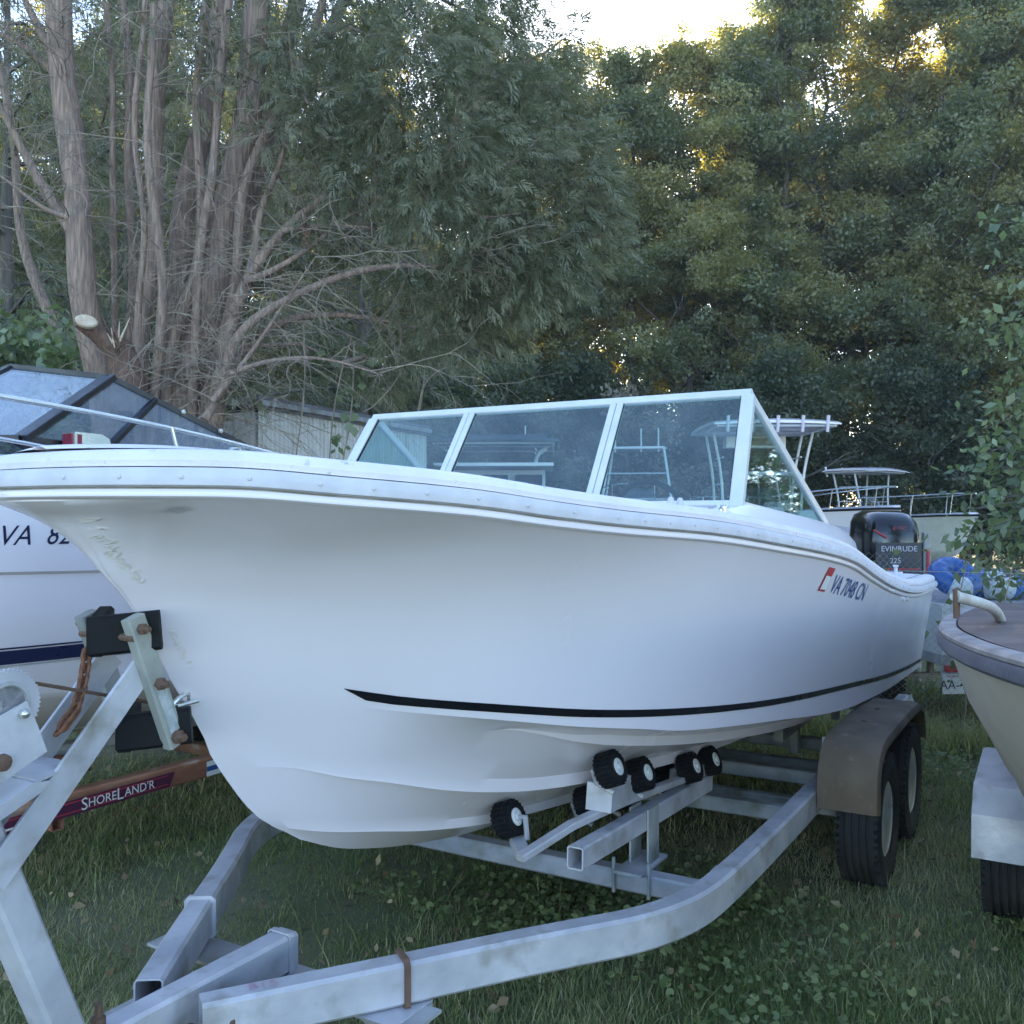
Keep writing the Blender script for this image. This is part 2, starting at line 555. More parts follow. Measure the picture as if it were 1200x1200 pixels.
rB = ln([(-3.247, 0, 1.005), (-3.092, .079, .987), (-2.922, .17, .93), (-2.808, .223, .898), (-2.591, .308, .832), (-2.423, .363, .793), (-2.23, .415, .759), (-1.944, .476, .726), (-1.2, .57, .66), (-.3, .62, .61), (.5, .64, .585), (SEND, .66, .56)])
rA = ln([(-3.30, 0, 1.10), (-3.15, .085, 1.085), (-3.0, .185, 1.055), (-2.8, .335, 1.045), (-2.541, .489, 1.035), (-2.437, .532, 1.009), (-2.261, .595, .954), (-2.077, .649, .911), (-1.668, .74, .842), (-1.221, .805, .783), (-.758, .848, .732), (-.36, .871, .70), (.5, .89, .655), (SEND, .92, .63)])
rA2 = ln([(-3.36, 0, 1.20), (-3.2, .105, 1.185), (-3.0, .262, 1.16), (-2.85, .40, 1.13), (-2.62, .576, 1.085), (-2.42, .679, 1.043), (-2.157, .779, .997), (-1.934, .84, .956), (-1.664, .897, .923), (-1.185, .964, .868), (-.456, 1.017, .777), (.083, 1.037, .729), (1.138, 1.053, .675), (SEND, 1.06, .655)])
def grow(row, s0, w): return np.clip((row[:, 0] - s0) / w, 0, 1) ** 1.2
def off(row, dl, dh, g):
    r = row.copy(); r[:, 1] = np.maximum(r[:, 1] + dl * g, 0); r[:, 2] += dh * g
    return r
gC, gB, gA = grow(rC, -3.0, .6), grow(rB, -3.15, .7), grow(rA, -2.58, .45)
rows = [rK, off(rC, -.03, .006, gC), rC, off(rC, .006, .034, gC), off(rB, -.036, .010, gB), rB, off(rB, .006, .045, gB),
        off(rA, -.036, .010, gA), rA, off(rA, .006, .036, gA), off(rA2, -.02, .006, grow(rA2, -2.95, .8)), rA2]
def between(lo, hi, ts, bulge=0.0):
    """extra rows between two lines whose first points follow the stem curve"""
    out = []
    w = (1 - np.linspace(0, 1, NST)) ** 5
    for t in ts:
        r = (1 - t) * lo + t * hi
        ds = stem_s(r[0, 2]) - r[0, 0]
        r[:, 0] += w * ds
        out.append(r)
    return out
rows = rows[:1] + between(rows[0], rows[1], (.5,)) + rows[1:4] + between(rows[3], rows[4], (.2, .4, .6, .8)) + rows[4:7] + between(rows[6], rows[7], (.5,)) + rows[7:]
NV = 20
for k in range(1, NV + 1):
    v = 1 - (1 - k / NV) ** 1.5
    w = (1 - np.linspace(0, 1, NST)) ** 7
    hA, hSh = rA2[0, 2], rowS[0, 2]
    ss = (1 - v) * rA2[:, 0] + v * rowS[:, 0]
    hh = (1 - v) * rA2[:, 2] + v * rowS[:, 2]
    ss = ss + w * (stem_s((1 - v) * hA + v * hSh) - ss[0])
    p = np.interp(ss, [-3.75, -3.4, -3.0, -2.0, -.8, .5, 2.1], [6.5, 4.8, 3.6, 2.3, 1.6, 1.25, 1.1])
    ll = rA2[:, 1] + (rowS[:, 1] - rA2[:, 1]) * v ** p
    if k == NV: ss, ll, hh = rowS.T
    rows.append(np.stack([ss, ll, hh], 1))
hull = loft_rows(rows).build('hull', gel, boat, 32)
hull_bvh = bvh_of(hull)

# flange, rub rail, cap along the sheer
path0 = sheer_path(rowS[1:], 0, 0)
def rimsweep(name, sect, mat, row=rowS, parent=boat, smooth=35):
    """sect in (outward, up)"""
    mb = MB()
    P = sheer_path(row, 0, 0)
    rings = []
    O = sheer_path(row, 1.0, 0)
    for q, o in zip(P, O):
        n = (o - q)
        rings.append([q + n * a + Vector((0, 0, b)) for a, b in sect])
    mb.sec(rings, True, True)
    return mb.build(name, mat, parent, smooth)
rimsweep('sheer_flange', [(-.02, -.004), (.004, -.002), (.012, .004), (.013, .014), (.011, .0195), (-.02, .0195)], gel)
rub = rimsweep('rub_rail', [(-.012, .0235), (.018, .0235), (.0265, .028), (.028, .041), (.0265, .055), (.020, .066), (-.012, .0675)], alu)
cap = rimsweep('gunwale_cap', [(-.03, .067), (.010, .069), (.012, .082), (.004, .097), (-.012, .106), (-.05, .110), (-.09, .103), (-.12, .085), (-.12, .067)], capw)
rimsweep('gap_shade_strip', [(-.03, .0185), (.008, .019), (.008, .025), (-.03, .025)], galv_d)  # darker strip, its colour stands in for shade in the gap below the rub rail
# screws on the rub rail
sm = MB(); sm.lathe([(.0001, .003), (.003, .0028), (.005, .0014), (.006, -.003)], 8)
screw_me = sm.mesh('screw', alu)
acc, last = 0, None
port = [L(*r) for r in rowS]
outp = sheer_path(rowS, 1.0, 0)[:NST][::-1]
plain = sheer_path(rowS, 0, 0)[:NST][::-1]
for i in range(1, NST):
    acc += (plain[i] - plain[i - 1]).length
    if acc > .115:
        acc = 0
        n = (outp[i] - plain[i]).normalized()
        q = n.to_track_quat('Z', 'Y').to_euler()
        link('screw', screw_me, rub, plain[i] + n * .0285 + Vector((0, 0, .045)), q)

# decks
def deck_mesh():
    mb = MB()
    rings = []
    for r in rowS:
        s, b, h = r
        if s > -1.62: break
        bi = max(b - .10, 0.0)
        rings.append([L(s + (.1 if b < .1 else 0), bi * x, h + .112 + .05 * (1 - x * x) * min(1, b)) for x in np.linspace(-1, 1, 15)])
    mb.sec(rings, False, False)
    return mb
deck_mesh().build('foredeck', capw, boat, 60)
def sheer_at(s): return float(np.interp(s, rowS[:, 0], rowS[:, 1])), float(np.interp(s, rowS[:, 0], rowS[:, 2]))
for sg in (1, -1):
    mb = MB()
    rings = []
    for s in np.linspace(-1.75, SEND - .01, 40):
        b, h = sheer_at(s)
        rings.append([L(s, sg * (b - .08), h + .108), L(s, sg * (b - .26), h + .112), L(s, sg * (b - .27), h + .09), L(s, sg * (b - .36), .93)])
    mb.sec(rings, False, False)
    mb.build('side_deck', capw, boat, 50)
    mb = MB()   # raised coaming that carries the windshield wings
    rings = []
    for s, top in [(-1.86, 1.725), (-1.70, 1.742), (-1.4, 1.722), (-1.0, 1.69), (-.62, 1.655), (-.42, 1.632), (-.32, 1.605), (-.25, 1.55), (-.22, 1.50)]:
        b, h = sheer_at(s)
        lo = h + .10
        rings.append([L(s, sg * (b - .045), lo), L(s, sg * (b - .065), max(top - .03, lo + .01)), L(s, sg * (b - .09), max(top, lo + .02)), L(s, sg * (b - .16), max(top, lo + .02)), L(s, sg * (b - .2), lo)])
    mb.sec(rings, True, True)
    mb.build('coaming', gel, boat, 40)
mb = MB()
rings = [[L(s, x * (sheer_at(s)[0] - .355), .932) for x in np.linspace(-1, 1, 5)] for s in np.linspace(-1.7, SEND - .03, 12)]
mb.sec(rings, False, False); mb.build('cockpit_floor', capw, boat, 0)
mb = MB()
mb.quadplate([L(-1.68, -.66, .932), L(-1.68, .66, .932), L(-1.64, .84, 1.70), L(-1.64, -.84, 1.70)], .03)
mb.build('bulkhead', gel, boat, 0)
mb = MB()
mb.prism([(-1.72, 1.735), (-1.44, 1.76), (-1.30, 1.73), (-1.26, 1.60), (-1.63, 1.55)], -.86, .86, lambda u, v, w: L(u, w, v))
mb.build('dashboard', capw, boat, 30)
mb = MB(); mb.box(L(SEND - .05, 0, 1.10), (.07, 1.9, .42)); mb.build('transom_cap', capw, boat, 30)
for sg in (1, -1):
    mb = MB(); mb.box(L(-.55, sg * .42, 1.13), (.5, .46, .12)); mb.box(L(-.32, sg * .42, 1.36), (.1, .44, .42)); mb.box(L(-.55, sg * .42, .96), (.3, .3, .2))
    mb.build('helm_seat', capw, boat, 30)

# windshield
TS, TH = -1.42, 2.178
BS, BH = -1.712, 1.742
tl = [-.922, -.367, .367, .922]
bl = [-.965, -.38, .38, .965]
T = [L(TS, x, TH) for x in tl]; Bp = [L(BS, x, BH) for x in bl]
frame = MB()
nrm = (T[1] - Bp[1]).cross(L(0, 1, 0) - L(0, 0, 0)).normalized()
frame.bar(T[0] - L(0, .012, 0), T[3] + L(0, .012, 0), .026, .032, up=(T[1] - Bp[1]).normalized())
wf = frame.build('windshield_frame', alu_w, boat, 30)
MB().bar(Bp[0], Bp[3], .03, .022, up=(T[1] - Bp[1]).normalized()).build('sill_rail', alu_w, boat, 30)
for i in (1, 2):
    dv = (T[i] - Bp[i]).normalized()
    for k in (-1, 1):
        o_ = L(0, .0155 * k, 0)
        MB().bar(Bp[i] + o_ + dv * .012, T[i] + o_ - dv * .017, .028, .026, up=nrm).build('mullion', alu_w, boat, 30)
for i in (0, 3):
    dv = (T[i] - Bp[i]).normalized()
    MB().bar(Bp[i] - dv * .09, T[i] - dv * .017, .05, .034, up=nrm).build('corner_post', alu_w, boat, 30)
for i in range(3):
    a, b, c_, e = Bp[i], Bp[i + 1], T[i + 1], T[i]
    g = .022
    pa = a + L(0, g, 0); pb = b - L(0, g, 0); pc = c_ - L(0, g, 0); pe = e + L(0, g, 0)
    MB().quadplate([pa, pb, pc, pe], .006).build('glass_pane', glass, boat, 0)
    # black gasket strips
    gk = MB()
    for p0, p1 in ((pa, pb), (pb, pc), (pc, pe), (pe, pa)):
        dd = ((pa + pb + pc + pe) / 4)
        q0, q1 = p0.lerp(dd, .018), p1.lerp(dd, .018)
        gk.bar(q0, q1, .008, .010, up=nrm)
    gk.build('gasket', rubber, boat, 0)
for sg, i in ((1, 3), (-1, 0)):
    R0 = L(-.48, sg * 1.005, 1.655)
    base = Bp[i] + L(.02, sg * .012, .0)
    top = T[i]
    MB().bar(top + Vector((0, 0, -.004)), R0, .024, .034, up=(0, sg * .0 + .0001, 1)).build('wing_rail', alu_w, boat, 30)
    MB().bar(base, R0, .024, .022).build('wing_sill', alu_w, boat, 30)
    q = [base.lerp(R0, .03) + Vector((0, 0, .012)), R0.lerp(base, .05) + Vector((0, 0, .008)), top.lerp(R0, .02) - Vector((0, 0, .02))]
    MB().quadplate(q, .006).build('wing_pane', glass, boat, 0)

# boot stripe, lettering, decals projected on the hull side
def hull_strip(name, top, bot, mat, off_=.0025, n=90, lat=-3.0, bvh=hull_bvh, parent=boat, d=(0, 1, 0)):
    """top/bot: s,h polylines; laid on the hull"""
    s0, s1 = max(top[0][0], bot[0][0]), min(top[-1][0], bot[-1][0])
    mb = MB(); up, lo, md = [], [], []
    for s in np.linspace(s0, s1, n):
        ht = float(interp([p[0] for p in top], [p[1] for p in top], np.array(s)))
        hb = float(interp([p[0] for p in bot], [p[1] for p in bot], np.array(s)))
        up.append(Vector((s, lat, ht))); lo.append(Vector((s, lat, hb)))
    U = project(bvh, up, d, off_); D = project(bvh, lo, d, off_); Mi = project(bvh, [(a + b) / 2 for a, b in zip(up, lo)], d, off_)
    mb.sec([[a, b, c_] for a, b, c_ in zip(U, Mi, D)], False, False)
    return mb.build(name, mat, parent, 60)
str_mid = [(-3.04, 1.207), (-2.909, 1.173), (-2.678, 1.131), (-2.383, 1.08), (-1.974, 1.027), (-1.334, .96), (-.104, .856), (.8, .775), (1.694, .716), (2.1, .70)]
hull_strip('boot_stripe', [(a, b + .014) for a, b in str_mid], [(-3.04, 1.220), (-2.97, 1.176)] + [(a, b - .011) for a, b in str_mid[1:]], black_p)
def hull_text(name, body, size, mat, s, h, ds, shear=0, lat=-3.0, bvh=hull_bvh, parent=boat, hscale=1.0, tilt=0.0):
    v, f = text2d(body, size, shear)
    pts = [Vector((s + ds * p[0] * hscale, lat, h + p[1] + tilt * p[0])) for p in v]
    mb = MB(); mb.add(project(bvh, pts, (0, 1, 0), .003), f)
    return mb.build(name, mat, parent, 0, False)
rg = at(985, 690, 1.10)
hull_text('registration_number', 'VA 7048 CN', .115, decal_b, rg.x, rg.z, 1, .35, hscale=.95, tilt=-.13)
def hull_patch(name, poly, mat, off_=.003, lat=-3.0, bvh=hull_bvh, parent=boat):
    mb = MB(); mb.add(project(bvh, [Vector((s, lat, h)) for s, h in poly], (0, 1, 0), off_), [tuple(range(len(poly)))])
    return mb.build(name, mat, parent, 0, False)
st_ = at(962, 679, 1.10)
dk = hull_patch('validation_sticker', [(st_.x + a, st_.z + b) for a, b in ((-.06, -.042), (.03, -.052), (.06, .045), (-.03, .055))], decal_r, .003)
hull_patch('sticker_face', [(st_.x + a, st_.z + b) for a, b in ((-.048, -.035), (.024, -.043), (.040, .012), (-.032, .021))], decal_w, .0055, parent=dk)
def hull_px(px, py):
    """where the line of sight through a photo pixel meets the hull, in boat coordinates"""
    inv = (Matrix.Translation((C0.x, C0.y, 0)) @ Matrix.Rotation(ANG, 4, 'Z')).inverted()
    o0, o1 = inv @ Vector((0, 0, CAMH)), inv @ atY(px, py, 1.0)
    h_ = hull_bvh.ray_cast(o0, (o1 - o0).normalized())
    return h_[0] if h_[0] is not None else at(px, py, .1)
# sealant smears beside the stem, faded sticker
rs = random.Random(3)
def smear(px0, py0, px1, py1, n, spread):
    for k in range(n):
        t = (k + rs.random() * .6) / n
        p = hull_px(px0 + (px1 - px0) * t + rs.uniform(-spread, spread) + 4, py0 + (py1 - py0) * t)
        w, hh = rs.uniform(.004, .012), rs.uniform(.003, .010)
        poly = [(p.x + w * math.cos(a) * rs.uniform(.5, 1.2), p.z + hh * math.sin(a) * rs.uniform(.5, 1.2)) for a in np.linspace(0, 6.28, 8)[:-1]]
        hull_patch('sealant_smear', poly, peel, .0022)
smear(97, 608, 122, 640, 4, 3); smear(124, 640, 162, 682, 12, 4); smear(160, 684, 156, 664, 3, 3); smear(197, 735, 222, 785, 9, 4)
gs = hull_px(203, 597)
hull_patch('sticker_ghost', [(gs.x - .012, gs.z - .003), (gs.x + .018, gs.z - .005), (gs.x + .022, gs.z + .004), (gs.x - .008, gs.z + .006)], ghost)
# bow eye, cleats, fairleads, vent, through-hulls
be = at(214, 822, 0.0)
mb = MB(); mb.tube([be + L(.03, .025, .0) , be + L(-.035, .022, -.004), be + L(-.05, 0, -.006), be + L(-.035, -.022, -.004), be + L(.03, -.025, 0)], .006, 8)
mb.build('bow_eye', steel, boat)
for px, py in ((786, 591), (797, 592)):
    p = at(px, py, .93)
    MB().lathe([(.016, -.03), (.014, 0), (.009, .02), (.004, .024)], 12, Matrix.Translation(p)).build('deck_fitting', alu, boat)
p = at(847, 600, 1.0)
for k in (-1, 1):
    MB().tube([p + L(.02 * k, 0, -.02), p + L(.02 * k, 0, .012), p + L(.045 * k, 0, .018)], .006, 8).build('cleat_horn', steel, boat)
p = at(904, 609, 1.01)
MB().lathe([(.03, -.03), (.034, -.005), (.03, .02), (.02, .026), (.018, .012)], 16, Matrix.Translation(p) @ Matrix.Rotation(R(75), 4, 'X')).build('vent_cowl', M('yellowed plastic', (.62, .55, .42), .5), boat)
for px in (1052, 1057):
    p = at(px, 701, 1.14)
    q = project(hull_bvh, [Vector((p.x, -3, p.z))], (0, 1, 0), .0)[0]
    MB().lathe([(.002, .008), (.014, .008), (.019, .002), (.019, -.01)], 14, Matrix.Translation(q) @ Matrix.Rotation(R(90), 4, 'X')).build('drain_fitting', alu, boat)
mb = MB()
mb.tube([L(2.0, .92, 1.30), L(2.0, .92, 1.345)], .012, 8); mb.box(L(2.0, .92, 1.355), (.05, .03, .014)); mb.build('stern_cleat', alu, boat)
# steering wheel
mb = MB(); c_ = L(-1.18, .42, 1.68)
ringp = [c_ + L(.06 * math.sin(a) * -1, .17 * math.cos(a), .17 * math.sin(a)) for a in np.linspace(0, 2 * math.pi, 25)]
mb.tube(ringp, .012, 8, False)
for a in (0.5, 2.6, 4.7): mb.tube([c_, c_ + L(-.06 * math.sin(a), .17 * math.cos(a), .17 * math.sin(a))], .008, 6)
mb.tube([c_, c_ + L(-.14, 0, -.03)], .02, 8); mb.build('steering_wheel', black_p, boat)

# ================================================================== TRAILERS
def wheel_meshes(rad, wid, rimr, rim_mat, key):
    w = wid / 2
    tp = [(rimr, -w * .78), (rimr + .01, -w * .92), (rimr + (rad - rimr) * .45, -w * 1.03), (rad - .03, -w * .97), (rad - .008, -w * .80)]
    for g in (-.5, -.17, .17, .5):
        tp += [(rad - .001, w * (g - .07)), (rad - .010, w * (g - .05)), (rad - .010, w * (g + .05)), (rad - .001, w * (g + .07))]
    tp += [(rad - .008, w * .80), (rad - .03, w * .97), (rimr + (rad - rimr) * .45, w * 1.03), (rimr + .01, w * .92), (rimr, w * .78)]
    ax = Matrix.Rotation(R(90), 4, 'X')   # lathe axis -> local -y (outboard on the port side)
    t = MB(); t.lathe(tp, 56, ax)
    # shoulder lugs
    for k in range(52):
        a = 2 * math.pi * k / 52
        for sg in (-1, 1):
            mt = ax @ Matrix.Rotation(a, 4, 'Z')
            t.box(mt @ Vector((rad - .014, 0, sg * w * .86)), (.02, .018, w * .22), (mt).to_3x3())
    rp = [(rimr + .004, w * .80), (rimr - .004, w * .84), (rimr - .014, w * .78), (rimr - .022, w * .45), (rimr * .62, w * .36), (rimr * .52, w * .55), (rimr * .34, w * .60), (rimr * .3, w * .40),
          (.032, w * .40), (.03, w * .80), (.0, w * .82), (0.0, -w * .3), (rimr - .03, -w * .3), (rimr + .004, -w * .80)]
    rm = MB(); rm.lathe([(max(r, .0005), z) for r, z in rp], 32, ax)
    nuts = []
    for k in range(5):
        a = 2 * math.pi * k / 5
        nut = MB()
        nut.lathe([(.009, w * .52), (.009, w * .66), (.004, w * .69)], 6, ax @ Matrix.Translation((rimr * .43 * math.cos(a), rimr * .43 * math.sin(a), 0)))
        nuts.append(nut.mesh('lug_nut', boltm, 30))
    return (t.mesh('tyre', tyre_m, 35), rm.mesh('rim', rim_mat, 35), *nuts)

def add_wheel(parent, p, meshes, side):
    o = bpy.data.objects.new('wheel', None); col.objects.link(o); o.parent = parent
    o.location = p; o.rotation_euler = (0, random.uniform(0, 6), 0 if side > 0 else math.pi)
    if side < 0: o.rotation_euler = (0, random.uniform(0, 6), math.pi)
    for n_, me in zip(('tyre', 'rim') + ('lug_nut',) * 5, meshes): link(n_, me, o)
    return o

tr = empty('boat_trailer', (C0.x, C0.y, 0), ANG, 'galvanised tandem axle roller trailer carrying the flared bow white runabout', 'trailer')
RW, RH, RT = .078, .118, .47
def arc(pts, n=8):
    """round the corners of a polyline by Chaikin"""
    P = [Vector(p) for p in pts]
    for _ in range(3):
        Q = [P[0]]
        for a, b in zip(P[:-1], P[1:]):
            Q += [a.lerp(b, .25), a.lerp(b, .75)]
        Q.append(P[-1]); P = Q
    return P
for sg in (1, -1):
    pth = arc([L(2.0, sg * .97, RT - RH / 2), L(.2, sg * .97, RT - RH / 2), L(-1.72, sg * .97, RT - RH / 2), L(-2.22, sg * .93, RT - RH / 2), L(-2.62, sg * .63, RT - RH / 2), L(-2.95, sg * .41, RT - RH / 2), L(-3.40, sg * .10, RT - RH / 2)])
    MB().rtube(pth, RW, RH, .010).build('frame_rail', galv, tr, 35)
# tongue
tz = RT - .055
tong = MB().rtube([L(-2.98, 0, tz), L(-3.6, 0, tz), L(-5.05, 0, tz)], .078, .11, .009).build('tongue', galv, tr, 35)
MB().rtube([L(-3.02, 0, tz), L(-3.0, 0, tz)], .092, .124, .01).build('tongue_clamp', galv, tr, 35)
# coupler and jack, forward of the frame
mb = MB(); mb.prism([(-5.3, .36), (-5.34, .42), (-5.28, .5), (-4.98, .5), (-4.98, .36)], -.05, .05, lambda u, v, w: L(u, w, v)); mb.build('coupler', galv_d, tr, 30)
mb = MB(); mb.tube([L(-4.6, .12, .04), L(-4.6, .12, .82)], .03, 12); mb.lathe([(.001, 0), (.09, 0), (.09, .02), (.001, .02)], 16, Matrix.Translation(L(-4.6, .12, .0))); mb.tube([L(-4.6, .12, .84), L(-4.6, .3, .84), L(-4.6, .3, .95)], .008, 6); mb.build('tongue_jack', galv, tr, 35)
# clamps, cross plates under the tongue
for sg in (1, -1):
    for s, l in ((-2.955, .405), ):
        c_ = L(s, sg * l, RT - RH / 2); dirv = L(-.45, -.31 * sg, 0).normalized()
        MB().sweep([c_ - dirv * .008, c_ + dirv * .008], crect(RW + .022, RH + .022, .014), (0, 0, 1)).build('u_bolt', boltm if sg > 0 else galv, tr, 30)
mb = MB(); mb.bar(L(-3.0, -.52, RT - RH - .012), L(-3.0, .52, RT - RH - .012), .14, .010); mb.build('tie_plate', galv_d, tr, 20)
mb = MB(); mb.bar(L(-3.34, -.26, RT - RH - .011), L(-3.34, .24, RT - RH - .011), .16, .010); mb.build('tie_plate', galv_d, tr, 20)
br = MB(); br.prism([(-.09, 0), (.09, 0), (.07, -.07), (-.03, -.07)], .35, .47, lambda u, v, w: L(-2.99 + u, w, RT - RH - .004 + v)); br.build('bracket', galv, tr, 20)
for (s, l) in ((-3.36, .135), (-3.44, .10), (-3.46, -.02)):
    MB().lathe([(.016, -.012), (.016, .010), (.009, .013), (.008, .03), (.001, .031)], 8, Matrix.Translation(L(s, l + .012, RT - .06)) @ Matrix.Rotation(R(90), 4, 'X')).build('bolt', boltm, tr, 30)
for (px, py) in ((292 / 1200 * 350, 850 + 1165 / 1200 * 350), (400 / 1200 * 350, 850 + 1185 / 1200 * 350)):
    p = at(px, py, 0.0)
    MB().lathe([(.017, -.03), (.017, .012), (.010, .014), (.009, .045), (.001, .046)], 8, Matrix.Translation(Vector((p.x, p.y, RT + .014)))).build('bolt', boltm, tr, 30)
hull_ = None
flat_text('paint_mark', 'B15', .05, pink, tr, L(-3.27, .187, RT + .0022), (L(.45, .31, 0)).normalized(), (L(.31, -.45, 0) * -1).normalized() * -1)
# cross members
for s, t_, hh in ((-1.78, .40, .075), (-.69, .40, .07), (-.02, .40, .07), (.75, .40, .07), (1.9, .45, .07)):
    MB().rtube([L(s, -.93, t_ - hh / 2 - .02), L(s, .93, t_ - hh / 2 - .02)], .075, hh, .008).build('cross_member', galv_d if s > -1 else galv, tr, 30)
for sg in (1, -1):
    MB().prism([(-.05, 0), (.05, 0), (.03, .12), (-.03, .12)], -.005, .005, lambda u, v, w: L(-1.84 + u, sg * .925 + w - .0, .345 + v)).build('gusset', galv, tr, 20)
    for s in (-.38, .38):
        MB().rtube([L(s, sg * .97, RT - RH - .035), L(s, sg * .97, RT - RH - .004)], .2, .06, .008, up=(1, 0, 0), hollow=False).build('axle_hanger', galv_d, tr, 30)
for s in (-.38, .38):
    MB().rtube([L(s, -1.09, .305), L(s, 1.09, .305)], .06, .06, .008, hollow=False).build('axle', galv_d, tr, 30)
wm = wheel_meshes(.305, .185, .168, rimw, 'a')
for sg in (1, -1):
    for s in (-.38, .38):
        add_wheel(tr, L(s, sg * 1.175, .298), wm, sg)
# fenders
prof = arc([(-.72, 0, .40), (-.715, 0, .57), (-.60, 0, .685), (-.35, 0, .70), (.35, 0, .70), (.62, 0, .685), (.75, 0, .58), (.775, 0, .45)])
for sg in (1, -1):
    rings = []
    P = [Vector((p.x, 0, p.z)) for p in prof]
    for i, p in enumerate(P):
        t = (P[min(i + 1, len(P) - 1)] - P[max(i - 1, 0)]).normalized()
        n = Vector((-t.z, 0, t.x))
        if n.z < 0 and abs(t.x) > .3: n = -n
        sect = [(1.015, 0), (1.245, 0), (1.268, -.006), (1.278, -.022), (1.278, -.045), (1.273, -.045), (1.273, -.024), (1.264, -.011), (1.245, -.005), (1.015, -.005)]
        rings.append([p + n * b + Vector((0, -sg * a, 0)) for a, b in sect])
    fo = MB().sec(rings, True, True).build('fender', fend_m, tr, 35)
    for s in (-.2, .15):
        MB().lathe([(.012, -.002), (.012, .004), (.001, .007)], 10, Matrix.Translation(L(s, sg * 1.12, .701))).build('rivet', boltm, fo)
    MB().bar(L(-.62, sg * 1.0, .44), L(-.62, sg * 1.12, .44), .03, .02).build('fender_bracket', galv_d, tr, 20)
    MB().bar(L(-.5, sg * 1.008, .67), L(-.5, sg * 1.008, .40), .04, .008, up=(1, 0, 0)).build('fender_bracket', galv_d, tr, 20)
    MB().bar(L(.5, sg * 1.008, .67), L(.5, sg * 1.008, .40), .04, .008, up=(1, 0, 0)).build('fender_bracket', galv_d, tr, 20)
wz = RT - RH - .012
MB().tube(arc([L(1.6, .93, wz), L(.3, .935, wz - .02), L(-.9, .93, wz), L(-1.7, .93, wz - .03), L(-2.2, .89, wz - .004), L(-2.6, .60, wz - .02), L(-2.95, .38, wz)]), .006, 6).build('light_wire', black_p, tr)
for s_, l_ in ((-1.78, .925), (-.69, .925), (-.02, .925), (-1.78, -.925)):
    for k in (-1, 1):
        mb = MB(); mb.tube([L(s_ + k * .042, l_, .30), L(s_ + k * .044, l_, .33), L(s_ + k * .041, l_, .355), L(s_ + k * .044, l_, .378)], [.006, .008, .006, .008], 6); mb.build('weld_bead', galv_d, tr)
# rollers and rocker beams
rp = [(.012, -.036), (.05, -.038), (.058, -.032)]
for g in np.linspace(-.026, .026, 6): rp += [(.0625, g - .0035), (.0625, g + .0015), (.0575, g + .0022), (.0575, g + .0042)]
rp += [(.058, .034), (.05, .038), (.03, .034), (.03, .030), (.012, .030)]
rmx = Matrix.Rotation(R(90), 4, 'X')
rollm = MB().lathe(rp, 28, rmx)
for k in range(22):
    mt = rmx @ Matrix.Rotation(2 * math.pi * k / 22, 4, 'Z')
    rollm.box(mt @ Vector((.0605, 0, 0)), (.004, .006, .066), mt.to_3x3())
roll_me = rollm.mesh('roller', rubber, 35)
hubm = MB(); hubm.lathe([(.005, .030), (.030, .031), (.030, .037), (.020, .040), (.012, .036), (.012, .044), (.001, .045)], 18, rmx); hub_me = hubm.mesh('hub', decal_w, 35)
def roller(p, tilt=0.0, yaw=0.0):
    o = link('roller', roll_me, tr, p, (tilt, 0, yaw)); link('hub', hub_me, o)
    return o
def bottom_h(s, l):
    h = hull_bvh.ray_cast(Vector((s, -l, -.5)), Vector((0, 0, 1)))
    return h[0].z if h[0] is not None else .8
